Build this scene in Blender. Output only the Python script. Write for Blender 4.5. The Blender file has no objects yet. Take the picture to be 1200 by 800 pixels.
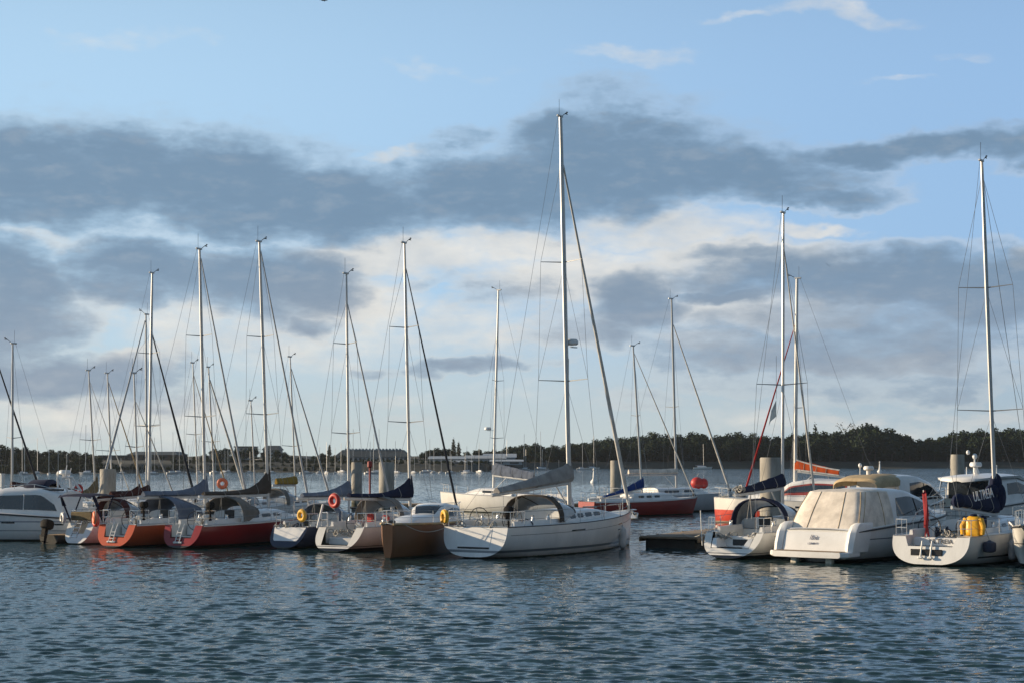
import bpy, bmesh, math, random
from mathutils import Vector, Matrix, noise
random.seed(7)
R = math.radians
SC = bpy.context.scene
COL = SC.collection
F, H, HY, CX = 2000.0, 4.0, 536.0, 600.0      # focal length in photo pixels, eye height, horizon row, centre column
def wl(y): return F * H / (y - HY)             # distance of a point on the water seen at row y
def zat(y, Y): return H - (y - HY) * Y / F     # height of a point at distance Y seen at row y
def xat(px, Y): return (px - CX) * Y / F

# ------------------------------------------------------------------ materials
def nodes_of(m):
    m.use_nodes = True
    nt = m.node_tree
    return nt, nt.nodes['Principled BSDF']
def mix_rgb(nt, fac, a, b, mode='MIX'):
    n = nt.nodes.new('ShaderNodeMix'); n.data_type = 'RGBA'; n.blend_type = mode
    for sock, v in ((n.inputs[0], fac), (n.inputs[6], a), (n.inputs[7], b)):
        if hasattr(v, 'links'): nt.links.new(v, sock)
        elif isinstance(v, (int, float)): sock.default_value = v
        else: sock.default_value = (*v, 1) if len(v) == 3 else v
    return n.outputs[2]
def noise_out(nt, scale, detail=4, rough=.55, coord='Object', stretch=(1, 1, 1)):
    tc = nt.nodes.new('ShaderNodeTexCoord'); mp = nt.nodes.new('ShaderNodeMapping')
    mp.inputs['Scale'].default_value = stretch
    nt.links.new(tc.outputs[coord], mp.inputs[0])
    n = nt.nodes.new('ShaderNodeTexNoise'); n.inputs['Scale'].default_value = scale
    n.inputs['Detail'].default_value = detail; n.inputs['Roughness'].default_value = rough
    nt.links.new(mp.outputs[0], n.inputs['Vector'])
    return n.outputs[0]
def ramp(nt, fac, stops, interp='LINEAR'):
    n = nt.nodes.new('ShaderNodeValToRGB'); n.color_ramp.interpolation = interp
    e = n.color_ramp.elements
    while len(e) < len(stops): e.new(.5)
    for el, (p, c) in zip(e, stops):
        el.position = p; el.color = (*c, 1) if len(c) == 3 else c
    nt.links.new(fac, n.inputs[0]); return n.outputs[0]
def bump(nt, bs, h, strength=.3, dist=.02):
    b = nt.nodes.new('ShaderNodeBump'); b.inputs['Strength'].default_value = strength; b.inputs['Distance'].default_value = dist
    nt.links.new(h, b.inputs['Height']); nt.links.new(b.outputs[0], bs.inputs['Normal'])
def mat(name, col, rough=.5, metal=0, var=.16, scale=2.5, bmp=0, bscale=12, spec=.5, stretch=(1, 1, 1), alpha=1, trans=0):
    m = bpy.data.materials.new(name); nt, bs = nodes_of(m)
    d = tuple(c * (1 - var) for c in col); l = tuple(min(1, c * (1 + var * .6)) for c in col)
    n = noise_out(nt, scale, 5, .6, stretch=stretch)
    nt.links.new(ramp(nt, n, [(.3, d), (.7, l)]), bs.inputs['Base Color'])
    bs.inputs['Roughness'].default_value = rough; bs.inputs['Metallic'].default_value = metal
    bs.inputs['Specular IOR Level'].default_value = spec
    if bmp: bump(nt, bs, noise_out(nt, bscale, 4, stretch=stretch), bmp)
    if trans: bs.inputs['Transmission Weight'].default_value = trans
    return m
def hull_mat(name, top, bands=(), rough=.28, stain=.5):
    """glossy hull paint; bands = (z from, z to, colour) measured up from the waterline, weed stain along it"""
    m = bpy.data.materials.new(name); nt, bs = nodes_of(m)
    tc = nt.nodes.new('ShaderNodeTexCoord'); sp = nt.nodes.new('ShaderNodeSeparateXYZ'); nt.links.new(tc.outputs['Object'], sp.inputs[0])
    n = noise_out(nt, 1.3, 5, .6, stretch=(1, 1, .35))
    col = ramp(nt, n, [(.3, tuple(c * .86 for c in top)), (.7, tuple(min(1, c * 1.04) for c in top))])
    n2 = noise_out(nt, 5, 5, .7, stretch=(1.5, 1.5, .18))
    streak = ramp(nt, n2, [(.52, (0, 0, 0)), (.8, (1, 1, 1))])
    fs = nt.nodes.new('ShaderNodeMath'); fs.operation = 'MULTIPLY'; fs.inputs[1].default_value = .5 * stain; nt.links.new(streak, fs.inputs[0])
    col = mix_rgb(nt, fs.outputs[0], col, tuple(c * .55 + .02 for c in top))
    for a, b, c in bands:
        s1 = nt.nodes.new('ShaderNodeMath'); s1.operation = 'GREATER_THAN'; s1.inputs[1].default_value = a; nt.links.new(sp.outputs[2], s1.inputs[0])
        s2 = nt.nodes.new('ShaderNodeMath'); s2.operation = 'LESS_THAN'; s2.inputs[1].default_value = b; nt.links.new(sp.outputs[2], s2.inputs[0])
        s3 = nt.nodes.new('ShaderNodeMath'); s3.operation = 'MULTIPLY'; nt.links.new(s1.outputs[0], s3.inputs[0]); nt.links.new(s2.outputs[0], s3.inputs[1])
        col = mix_rgb(nt, s3.outputs[0], col, c)
    # weed and scum just above the water
    w = nt.nodes.new('ShaderNodeMath'); w.operation = 'MULTIPLY_ADD'; w.inputs[1].default_value = .22; w.inputs[2].default_value = -.06
    nt.links.new(n2, w.inputs[0])
    lt = nt.nodes.new('ShaderNodeMath'); lt.operation = 'LESS_THAN'; nt.links.new(sp.outputs[2], lt.inputs[0]); nt.links.new(w.outputs[0], lt.inputs[1])
    lm = nt.nodes.new('ShaderNodeMath'); lm.operation = 'MULTIPLY'; lm.inputs[1].default_value = stain; nt.links.new(lt.outputs[0], lm.inputs[0])
    col = mix_rgb(nt, lm.outputs[0], col, (.055, .07, .03))
    nt.links.new(col, bs.inputs['Base Color']); bs.inputs['Roughness'].default_value = rough
    bs.inputs['Coat Weight'].default_value = .15
    return m
DARKBLUE = (.012, .018, .04)
M = {}
def mk():
    W = (.77, .77, .75)
    anti = (.02, .025, .035)
    M['hull_white'] = hull_mat('white_gelcoat_hull', W, [(-2, .07, anti)])
    M['hull_main'] = hull_mat('white_gelcoat_striped_hull', (.79, .79, .78), [(-2, .05, (.03, .05, .03)), (.24, .34, (.16, .18, .20))])
    M['hull_blackboot'] = hull_mat('white_hull_black_boot', (.76, .75, .71), [(-2, .16, (.012, .014, .02)), (.22, .25, (.05, .05, .06))])
    M['hull_orange'] = hull_mat('orange_hull', (.56, .10, .035), [(-2, .10, (.03, .02, .02))])
    M['hull_red'] = hull_mat('red_hull', (.27, .018, .022), [(-2, .14, (.02, .014, .016))])
    M['hull_navy'] = hull_mat('navy_hull', (.016, .024, .055), [(-2, .10, (.012, .012, .016))])
    M['hull_brown'] = hull_mat('brown_hull', (.20, .09, .038), [(-2, .06, (.02, .015, .012))], rough=.45)
    M['hull_darkred'] = hull_mat('dark_red_hull', (.30, .035, .028), [(-2, .08, (.02, .02, .02))])
    M['hull_redband'] = hull_mat('white_hull_red_band', (.78, .76, .72), [(-2, .12, (.45, .35, .28)), (.12, .82, (.58, .075, .05))])
    M['hull_grey'] = hull_mat('pale_grey_hull', (.50, .52, .54), [(-2, .12, anti)])
    M['hull_cruiser'] = hull_mat('white_cruiser_hull', (.74, .75, .76), [(-2, .09, anti), (.50, .53, (.05, .07, .12)), (.92, .97, (.12, .15, .22))])
    M['hull_moto'] = hull_mat('white_motor_hull', (.77, .76, .73), [(-2, .14, (.02, .02, .025)), (.86, .90, (.12, .12, .12))])
    M['deck'] = mat('white_deck', (.73, .73, .70), .5, var=.12, scale=3)
    M['cream'] = mat('cream_gelcoat', (.72, .68, .58), .35, var=.1)
    M['grp'] = mat('white_moulding', (.78, .78, .77), .3, var=.1, scale=1.5)
    M['teak'] = mat('weathered_teak', (.24, .17, .10), .7, var=.3, scale=6, stretch=(.3, 5, 5))
    M['alu'] = mat('mast_aluminium', (.62, .62, .61), .38, metal=.35, var=.1, scale=.6, stretch=(1, 1, .1))
    M['steel'] = mat('stainless_rail', (.75, .75, .74), .2, metal=.7, var=.05)
    M['wire'] = mat('rigging_wire', (.20, .21, .22), .35, metal=.6, var=.1)
    M['glass'] = mat('dark_tinted_window', (.018, .024, .032), .06, var=.3, scale=1.2, spec=.8)
    M['vinyl'] = mat('clear_vinyl_window', (.42, .45, .47), .15, var=.25, scale=1.6, bmp=.25, bscale=5)
    M['black'] = mat('black_plastic', (.013, .013, .015), .4, var=.2)
    M['matt_black'] = mat('matt_black_cowling', (.010, .010, .012), .75, var=.2, spec=.15)
    M['rubber'] = mat('dark_rubrail', (.03, .032, .036), .6, var=.2)
    def cloth(n, c, **k): return mat(n, c, .85, var=.28, scale=2.2, bmp=.55, bscale=4.5, spec=.2, **k)
    M['navy'] = cloth('navy_canvas', (.012, .018, .048))
    M['blue'] = cloth('blue_canvas', (.015, .05, .19))
    M['bluegrey'] = cloth('blue_grey_canvas', (.16, .19, .25))
    M['grey'] = cloth('grey_canvas', (.33, .315, .30))
    M['browngrey'] = cloth('brown_grey_canvas', (.085, .07, .058))
    M['greymid'] = cloth('taupe_canvas', (.20, .185, .165))
    M['tan'] = cloth('tan_canvas', (.50, .38, .23))
    M['canvas'] = cloth('cream_canvas', (.77, .70, .61))
    M['maroon'] = cloth('maroon_canvas', (.07, .022, .02))
    M['olive'] = cloth('olive_canvas', (.16, .13, .075))
    M['mustard'] = cloth('mustard_canvas', (.36, .22, .04))
    M['orange_cloth'] = cloth('orange_canvas', (.55, .09, .022))
    M['sail'] = cloth('white_sailcloth', (.60, .59, .56))
    M['sail_tan'] = cloth('tan_furled_sail', (.36, .27, .15))
    M['sail_dark'] = cloth('dark_furled_sail', (.04, .045, .055))
    M['sail_red'] = cloth('red_furled_sail', (.30, .02, .02))
    M['sail_grey'] = cloth('grey_furled_sail', (.50, .51, .52))
    M['yellow'] = mat('yellow_foam', (.78, .43, .03), .6, var=.15, bmp=.3)
    M['oilskin'] = mat('yellow_oilskin', (.80, .42, .02), .4, var=.2, bmp=.5, bscale=9)
    M['redbuoy'] = mat('red_buoy', (.50, .035, .03), .5, var=.15)
    M['orangebuoy'] = mat('orange_buoy', (.75, .17, .07), .5, var=.15)
    M['flag'] = mat('red_flag', (.26, .014, .02), .85, var=.2, bmp=.4)
    M['fender'] = mat('white_fender', (.55, .56, .57), .5, var=.2)
    M['fenderblue'] = mat('navy_fender', (.015, .025, .06), .5, var=.2)
    M['rope'] = mat('pale_rope', (.42, .40, .36), .9, var=.2)
    M['ropeblue'] = mat('dark_rope', (.05, .06, .09), .9, var=.2)
    M['green'] = mat('green_box', (.02, .10, .06), .6)
    M['white'] = mat('white_paint', (.76, .76, .74), .45, var=.08)
    M['redpaint'] = mat('red_paint', (.30, .03, .025), .5)
    M['letter'] = mat('white_lettering', (.75, .75, .75), .6, var=.03)
    M['letterdark'] = mat('dark_lettering', (.05, .05, .06), .6, var=.03)
    M['letterblue'] = mat('blue_lettering', (.06, .08, .16), .6, var=.03)
    # concrete pile with a darker wet foot
    m = bpy.data.materials.new('pile_concrete'); nt, bs = nodes_of(m)
    n = noise_out(nt, 2.2, 6, .65, stretch=(1, 1, .3))
    c = ramp(nt, n, [(.25, (.16, .15, .125)), (.48, (.31, .295, .26)), (.75, (.43, .41, .36))])
    tc = nt.nodes.new('ShaderNodeTexCoord'); sp = nt.nodes.new('ShaderNodeSeparateXYZ'); nt.links.new(tc.outputs['Object'], sp.inputs[0])
    ad = nt.nodes.new('ShaderNodeMath'); ad.operation = 'MULTIPLY_ADD'; ad.inputs[1].default_value = .9; sp.label = 'height'; nt.links.new(n, ad.inputs[0]); zz_ = nt.nodes.new('ShaderNodeMath'); zz_.operation = 'MULTIPLY'; zz_.inputs[1].default_value = .45; nt.links.new(sp.outputs[2], zz_.inputs[0]); nt.links.new(zz_.outputs[0], ad.inputs[2])
    w = ramp(nt, ad.outputs[0], [(.85, (1, 1, 1)), (1.0, (0, 0, 0))])
    nt.links.new(mix_rgb(nt, w, c, (.05, .055, .035)), bs.inputs['Base Color']); bs.inputs['Roughness'].default_value = .85
    bump(nt, bs, noise_out(nt, 9, 5), .4); M['pile'] = m
    M['planks'] = mat('pontoon_planks', (.22, .17, .12), .8, var=.4, scale=5, stretch=(6, .4, 1), bmp=.5, bscale=5)
    M['float'] = mat('pontoon_float', (.035, .036, .034), .8, var=.4)
mk()

# ------------------------------------------------------------------ mesh builder
class MB:
    def __init__(s): s.v = []; s.f = []
    def add(s, vs, fs):
        o = len(s.v); s.v += [tuple(v) for v in vs]; s.f += [tuple(i + o for i in f) for f in fs]; return s
    def box(s, c, d, rz=0, ry=0, bev=0):
        x, y, z = (k / 2 for k in d); m = Matrix.Rotation(rz, 3, 'Z') @ Matrix.Rotation(ry, 3, 'Y')
        b = min(bev, x * .9, y * .9, z * .9); c = Vector(c)
        if b <= 0:
            vs = [c + m @ Vector((i * x, j * y, k * z)) for k in (-1, 1) for i, j in ((-1, -1), (1, -1), (1, 1), (-1, 1))]
            return s.add(vs, [(3, 2, 1, 0), (4, 5, 6, 7), (0, 1, 5, 4), (1, 2, 6, 5), (2, 3, 7, 6), (3, 0, 4, 7)])
        def ring(X, Y, Z):
            return [c + m @ Vector((p, q, Z)) for p, q in ((-X + b, -Y), (X - b, -Y), (X, -Y + b), (X, Y - b), (X - b, Y), (-X + b, Y), (-X, Y - b), (-X, -Y + b))]
        return s.loft([ring(x - b, y - b, -z), ring(x, y, -z + b), ring(x, y, z - b), ring(x - b, y - b, z)], ring=True, caps=True)
    def loft(s, secs, ring=False, caps=False):
        n = len(secs[0]); vs = [p for sec in secs for p in sec]; fs = []
        for i in range(len(secs) - 1):
            for j in range(n if ring else n - 1):
                k = (j + 1) % n
                fs.append((i * n + j, i * n + k, (i + 1) * n + k, (i + 1) * n + j))
        if caps: fs.append(tuple(range(n - 1, -1, -1))); fs.append(tuple((len(secs) - 1) * n + j for j in range(n)))
        return s.add(vs, fs)
    def tube(s, pts, r, n=6, flat=1, closed=False):
        pts = [Vector(p) for p in pts]; N = len(pts); secs = []; up = None
        for i, p in enumerate(pts):
            if closed: t = pts[(i + 1) % N] - pts[i - 1]
            else: t = pts[min(i + 1, N - 1)] - pts[max(i - 1, 0)]
            t = t.normalized() if t.length else Vector((0, 0, 1))
            if up is None:
                up = Vector((0, 1, 0)) if abs(t.y) < .9 else Vector((1, 0, 0))
            up = (up - t * up.dot(t))
            up = up.normalized() if up.length > 1e-6 else t.orthogonal().normalized()
            sd = t.cross(up); rr = r[i] if isinstance(r, (list, tuple)) else r
            secs.append([p + (up * math.sin(a) * flat + sd * math.cos(a)) * rr for a in (2 * math.pi * k / n for k in range(n))])
        if closed: secs.append(secs[0]); return s.loft(secs, ring=True)
        return s.loft(secs, ring=True, caps=True)
    def ell(s, c, rad, n=12, m=8):
        c = Vector(c); secs = []
        for i in range(m + 1):
            a = math.pi * i / m; a = min(max(a, .02), math.pi - .02)
            secs.append([c + Vector((rad[0] * math.sin(a) * math.cos(b), rad[1] * math.sin(a) * math.sin(b), -rad[2] * math.cos(a))) for b in (2 * math.pi * k / n for k in range(n))])
        return s.loft(secs, ring=True, caps=True)
    def torus(s, c, RR, r, mtx=None, a0=0, a1=360, n=24, k=8, sq=1):
        mtx = mtx or Matrix(); c = Vector(c)
        full = abs(a1 - a0) >= 360; N = n if full else n + 1
        pts = [c + mtx.to_3x3() @ Vector((RR * math.cos(R(a0 + (a1 - a0) * i / n)), RR * sq * math.sin(R(a0 + (a1 - a0) * i / n)), 0)) for i in range(N)]
        return s.tube(pts, r, k, closed=full)
    def poly(s, pts): return s.add(pts, [tuple(range(len(pts)))])
    def prism(s, a, off):
        """outline a (3-D points) thickened along off"""
        off = Vector(off); n = len(a); vs = [Vector(p) for p in a] + [Vector(p) + off for p in a]
        fs = [tuple(range(n)), tuple(range(2 * n - 1, n - 1, -1))] + [(i, (i + 1) % n, n + (i + 1) % n, n + i) for i in range(n)]
        return s.add(vs, fs)
    def build(s, name, m, parent=None, smooth=True, ang=38, recalc=True):
        me = bpy.data.meshes.new(name); me.from_pydata(s.v, [], s.f)
        if recalc:
            bm = bmesh.new(); bm.from_mesh(me); bmesh.ops.recalc_face_normals(bm, faces=bm.faces); bm.to_mesh(me); bm.free()
        me.materials.append(M[m] if isinstance(m, str) else m)
        if smooth: me.shade_smooth(); me.set_sharp_from_angle(angle=R(ang))
        o = bpy.data.objects.new(name, me); COL.objects.link(o)
        if parent is not None: o.parent = parent
        return o
def tag(o, label=None, cat=None, group=None, kind=None):
    for k, v in (('label', label), ('category', cat), ('group', group), ('kind', kind)):
        if v: o[k] = v
    return o
def thing(name, label, cat, loc=(0, 0, 0), rz=0, group=None):
    o = bpy.data.objects.new(name, None); COL.objects.link(o); o.empty_display_size = .2
    o.location = loc; o.rotation_euler = (0, 0, rz); return tag(o, label, cat, group)
def copy_tree(o, parent=None):
    c = o.copy(); COL.objects.link(c); c.parent = parent
    for ch in list(o.children): copy_tree(ch, c)
    return c
def lerp(a, b, t): return a + (b - a) * t
def text_mesh(body, size, m, parent, name='lettering', shear=0, extrude=.004):
    cu = bpy.data.curves.new('lettering', 'FONT'); cu.body = body; cu.size = size; cu.align_x = 'CENTER'; cu.align_y = 'CENTER'
    cu.extrude = extrude; cu.shear = shear
    t = bpy.data.objects.new('tmp', cu); COL.objects.link(t)
    dg = bpy.context.evaluated_depsgraph_get()
    me = bpy.data.meshes.new_from_object(t.evaluated_get(dg)); bpy.data.objects.remove(t)
    me.materials.clear(); me.materials.append(M[m])
    o = bpy.data.objects.new(name, me); COL.objects.link(o); o.parent = parent; return o
# ------------------------------------------------------------------ hulls (local: x from stern to bow, y to port, z up from the water)
class Hull:
    def __init__(s, L, B, tb=.75, fs=1.0, fb=1.35, kst=.35, kb=.12, tm=.42, zks=.0, depth=.5, bowexp=2.1, sag=.06, pst=2.7, pbow=1.45, bluff=.03):
        s.__dict__.update(locals())
    def b(s, t):
        if t < s.tm: return s.B / 2 * (s.tb + (1 - s.tb) * math.sin(math.pi / 2 * t / s.tm))
        return max(s.bluff, s.B / 2 * (1 - ((t - s.tm) / (1 - s.tm)) ** s.bowexp))
    def sheer(s, t): return lerp(s.fs, s.fb, t) - s.sag * math.sin(math.pi * t)
    def keel(s, t):
        return lerp(s.zks, -.12, t) - s.depth * math.sin(math.pi * min(1, t ** .85))
    def x(s, t, z):
        w0 = max(0, 1 - t / .3); w1 = max(0, (t - .7) / .3)
        return t * s.L + s.kst * z * w0 + s.kb * (z - s.fb) * w1 * w1
    def pt(s, t, a, side=1, out=0):
        """a: 0 at the sheer to 90 degrees at the keel"""
        p = lerp(s.pst, s.pbow, t * t); zs, zk = s.sheer(t), s.keel(t)
        u = math.sin(a) ** (2 / p); y = s.b(t) * max(0, math.cos(a)) ** (2 / p); z = zs + (zk - zs) * u
        return Vector((s.x(t, z), side * (y + out), z))
    def side(s, t, z, side=1, out=0):
        p = lerp(s.pst, s.pbow, t * t); zs, zk = s.sheer(t), s.keel(t)
        u = min(1, max(0, (zs - z) / (zs - zk))); y = s.b(t) * max(0, 1 - u ** p) ** (1 / p)
        return Vector((s.x(t, z), side * (y + out), z))
    def tx(s, x): return x / s.L
    def mesh(s, notch=None, n=30, m=12):
        mb = MB(); secs = []
        for i in range(n + 1):
            t = i / n; t = 1 - (1 - t) ** 1.15
            A = [math.pi / 2 * j / m for j in range(m + 1)]
            secs.append([s.pt(t, a, 1) for a in A] + [s.pt(t, a, -1) for a in reversed(A[:-1])])
        mb.loft(secs)
        tr = [Vector(p) for p in secs[0]]                     # transom, port sheer round the keel to starboard sheer
        if notch:
            w, z = notch
            tr += [Vector((s.x(0, s.fs), -w, s.fs)), Vector((s.x(0, z), -w * .86, z)), Vector((s.x(0, z), w * .86, z)), Vector((s.x(0, s.fs), w, s.fs))]
        mb.poly(tr); mb.poly(secs[-1])
        return mb

def strip_on_side(h, t0, t1, z0, z1, side=-1, out=.004, n=10):
    """a thin strip lying just proud of the topsides; z as fractions from sheer (0) down, or metres when callable"""
    mb = MB(); secs = []
    for i in range(n + 1):
        t = lerp(t0, t1, i / n); a = h.side(t, z0(t), side, out); b = h.side(t, z1(t), side, out)
        ai = h.side(t, z0(t), side, -.02); bi = h.side(t, z1(t), side, -.02)
        secs.append([ai, a, b, bi])
    return mb.loft(secs, ring=True, caps=True)

def deck_mesh(h, t_open, t_front, cw, zf, closed):
    """side decks, cockpit well and foredeck"""
    mb = MB(); lo = [i / 10 * t_front for i in range(11)]; e = .025
    def edge(t, sd): return Vector((h.x(t, h.sheer(t)), sd * (h.b(t) - .02), h.sheer(t) + .004))
    def inn(t, sd):
        w = min(cw, h.b(t) * .8); return Vector((h.x(t, h.sheer(t)), sd * w, h.sheer(t) + e))
    ts = [t for t in lo if t >= t_open - 1e-6]
    if ts[0] > t_open: ts.insert(0, t_open)
    for sd in (1, -1):
        mb.loft([[edge(t, sd), inn(t, sd)] for t in ([0] if t_open > 0 else []) + ts])
        mb.loft([[inn(t, sd), inn(t, sd) + Vector((0, 0, zf - inn(t, sd).z))] for t in ts])
    mb.loft([[Vector((inn(t, 1).x, inn(t, 1).y, zf)), Vector((inn(t, -1).x, inn(t, -1).y, zf))] for t in ts])
    if t_open > 0:
        mb.loft([[edge(0, 1), inn(0, 1)], [edge(0, -1), inn(0, -1)]]) if False else None
        mb.loft([[inn(0, 1), inn(0, -1)], [inn(t_open, 1), inn(t_open, -1)]])
        a, b = inn(t_open, 1), inn(t_open, -1)
        mb.poly([a, b, (b.x, b.y, zf), (a.x, a.y, zf)])
    a, b = inn(t_front, 1), inn(t_front, -1); mb.poly([a, b, (b.x, b.y, zf), (a.x, a.y, zf)])
    secs = []
    for i in range(15):
        t = lerp(t_front, .998, i / 14); A, B_ = edge(t, 1), edge(t, -1)
        secs.append([A, A.lerp(B_, .25) + Vector((0, 0, .03)), A.lerp(B_, .5) + Vector((0, 0, .045)), A.lerp(B_, .75) + Vector((0, 0, .03)), B_])
    return mb.loft(secs)

class Roof:
    """coachroof or deckhouse: a rounded trunk lofted along x"""
    def __init__(s, h, x0, x1, hh, w0, w1, front=.35, rake0=0, tuck=.86, crown=.10):
        s.__dict__.update(locals())
    def prof(s, q):
        hh = s.hh(q) if callable(s.hh) else s.hh * (1 - max(0, (q - (1 - s.front)) / s.front) ** 2 * .92) * (1 - .18 * q)
        x = lerp(s.x0, s.x1, q); z = s.h.sheer(min(1, x / s.h.L)) + .02; w = min(lerp(s.w0, s.w1, q), s.h.b(min(1, x / s.h.L)) * .9)
        return x, z, w, hh
    def sec(s, q):
        x, z, w, hh = s.prof(q); c = hh * s.crown + .03; r = s.rake0 * (1 - q)
        half = [(w, 0), (w * lerp(1, s.tuck, .45), hh * .45), (w * lerp(1, s.tuck, .8), hh * .8), (w * s.tuck * .97, hh * .93), (w * s.tuck * .9, hh), (w * .45, hh + c * .75), (0, hh + c)]
        pts = [(y, zz) for y, zz in half] + [(-y, zz) for y, zz in reversed(half[:-1])]
        return [Vector((x - r * zz * 0 + r * (hh - zz) * 0, y, z + zz)) for y, zz in pts]
    def mesh(s, n=16):
        mb = MB(); secs = [s.sec(i / n) for i in range(n + 1)]
        mb.loft(secs); mb.poly(secs[0]); mb.poly(secs[-1]); return mb
    def wall(s, q, f, sd, out=.006):
        x, z, w, hh = s.prof(q); return Vector((x, sd * (w * lerp(1, s.tuck, f) + out), z + hh * f))
    def window(s, q0, q1, f0, f1, sd, n=12, slant=0):
        mb = MB(); secs = []
        for i in range(n + 1):
            k = i / n; q = lerp(q0, q1, k); e = min(1, min(k, 1 - k) * 5 + .68); fm, fh = (f0 + f1) / 2, (f1 - f0) / 2 * e
            secs.append([s.wall(q, fm - fh, sd, -.012), s.wall(q, fm - fh, sd), s.wall(q + slant, fm + fh, sd), s.wall(q + slant, fm + fh, sd, -.012)])
        return mb.loft(secs, ring=True, caps=True)

def arch(x, w, z0, h, n=14, lean=0, p=2.6):
    out = []
    for i in range(n + 1):
        a = math.pi * i / n; c, s_ = math.cos(a), math.sin(a)
        y = w * math.copysign(abs(c) ** (2 / p), c); z = h * abs(s_) ** (2 / p)
        out.append(Vector((x + lean * z / max(h, .01), y, z0 + z)))
    return out
def shell(secs, th=.02):
    """double skin from arches so cloth has thickness"""
    mb = MB(); mb.loft(secs)
    inner = []
    for s in secs:
        c = sum(s, Vector()) / len(s); inner.append([p + (Vector((p.x, c.y, c.z)) - p).normalized() * th for p in s])
    mb.loft(inner); mb.loft([secs[0], inner[0]]); mb.loft([secs[-1], inner[-1]]); return mb

def sprayhood(root, x, w, z, h, m, zr, mf=None, ln=1.5):
    a0, a1, a2 = arch(x - .55, w, z, h * .9, lean=-.10), arch(x - .18, w * .98, z, h * .92), arch(x + ln * .5, w * .86, zr, max(.22, h * .9 + z - zr - .42))
    sh = shell([a0, [p.lerp(q, .5) + Vector((0, 0, .03)) for p, q in zip(a0, a1)], a1]).build('sprayhood', m, root)
    v = shell([a1, [p.lerp(q, .5) + Vector((0, 0, .02)) for p, q in zip(a1, a2)], a2], .012).build('front_window', mf or 'vinyl', sh)
    t = MB(); N = len(a1)
    for k in (N // 3, N - 1 - N // 3): t.tube([a1[k], a1[k].lerp(a2[k], .5) + Vector((0, 0, .035)), a2[k] + Vector((0, 0, .015))], .035, 5)
    t.tube(a0, .03, 5); t.tube([p + Vector((0, 0, .02)) for p in a2], .03, 5); t.build('seam_band', m, sh)
    return sh

def rails(root, h, gap=1.9, ht=.62, pulpit=True, pushpit=True, sides=(1, -1), t0=.06, t1=.9, notch=0):
    ins = .07
    def e(t, sd, z=0): return Vector((h.x(t, h.sheer(t)), sd * max(.02, h.b(t) - ins), h.sheer(t) + z))
    for sd in sides:
        n = max(3, int((t1 - t0) * h.L / gap)); ts = [lerp(t0, t1, i / n) for i in range(n + 1)]
        for t in ts[1:-1]: MB().tube([e(t, sd), e(t, sd, ht)], .014, 5).build('stanchion', 'steel', root)
        MB().tube([e(t, sd, ht) for t in ts], .009, 4).tube([e(t, sd, ht * .5) for t in ts], .008, 4).build('lifeline', 'wire', root)
    if pulpit:
        mb = MB(); tip = Vector((h.L - .02, 0, h.fb + ht + .02))
        mb.tube([e(t1, 1, ht), e(.965, 1, ht), tip, e(.965, -1, ht), e(t1, -1, ht)], .016, 6)
        mb.tube([e(t1, 1, ht * .5), e(.97, 1, ht * .5)], .012, 5).tube([e(t1, -1, ht * .5), e(.97, -1, ht * .5)], .012, 5)
        for sd in (1, -1):
            for t in (t1, .965): mb.tube([e(t, sd), e(t, sd, ht)], .016, 5)
        mb.build('pulpit', 'steel', root)
    if pushpit:
        t2 = t0 + .03
        for sd in (1, -1):
            mb = MB(); c = max(notch, .35)
            for zz, r in ((ht, .017), (ht * .5, .013)):
                mb.tube([e(t2, sd, zz), e(.02, sd, zz), Vector((h.x(0.015, h.fs), sd * (h.b(0) - .25), h.fs + zz)), Vector((h.x(.012, h.fs), sd * c, h.fs + zz))], r, 6)
            for p in (e(t2, sd), e(.02, sd)): mb.tube([p, p + Vector((0, 0, ht))], .016, 5)
            q = Vector((h.x(.012, h.fs), sd * c, h.fs)); mb.tube([q, q + Vector((0, 0, ht))], .017, 5)
            mb.build('pushpit', 'steel', root)

def wheel(root, x, y, z, r=.5):
    m = Matrix.Rotation(R(90), 3, 'Y'); mb = MB(); mb.torus((x, y, z), r, .018, m, n=24, k=5)
    for k in range(5):
        a = k * 2 * math.pi / 5; mb.tube([(x, y, z), (x, y + r * math.cos(a), z + r * math.sin(a))], .01, 4)
    w = mb.build('steering_wheel', 'black', root)
    MB().box((x + .18, y, z - .35), (.22, .26, .8), bev=.05).build('steering_pedestal', 'grp', root); return w

def solve_heading(S, d, px, lo=-20, hi=75):
    k = (px - CX) / F; best = min((abs((S.x + d * math.sin(R(a / 10))) / (S.y + d * math.cos(R(a / 10))) - k), a / 10) for a in range(lo * 10, hi * 10))
    return best[1]
class Place:
    """where a boat lies and how its rows and columns in the photograph turn into local metres"""
    def __init__(s, X, Y, th):
        s.X, s.Y, s.th = X, Y, th; s.c = Vector((math.sin(R(th)), math.cos(R(th))))
    def world(s, x): return s.X + x * s.c.x, s.Y + x * s.c.y
    def z(s, y, x): return zat(y, s.world(x)[1])
    def xloc(s, px):
        k = (px - CX) / F; return (k * s.Y - s.X) / (s.c.x - k * s.c.y)
    def root(s, name, label, cat, group=None):
        return thing(name, label, cat, (s.X, s.Y, 0), R(90 - s.th), group)
    def pt(s, x, y=0, z=0):
        X, Y = s.world(x); n = Vector((-s.c.y, s.c.x)); return Vector((X + n.x * y, Y + n.y * y, z))
def by_stern(px, wy, mpx, d): 
    Y = wl(wy); S = Vector((xat(px, Y), Y)); return Place(S.x, S.y, solve_heading(S, d, mpx))
def by_mast(mpx, Y, th, d):
    X = xat(mpx, Y); return Place(X - d * math.sin(R(th)), Y - d * math.cos(R(th)), th)

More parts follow.
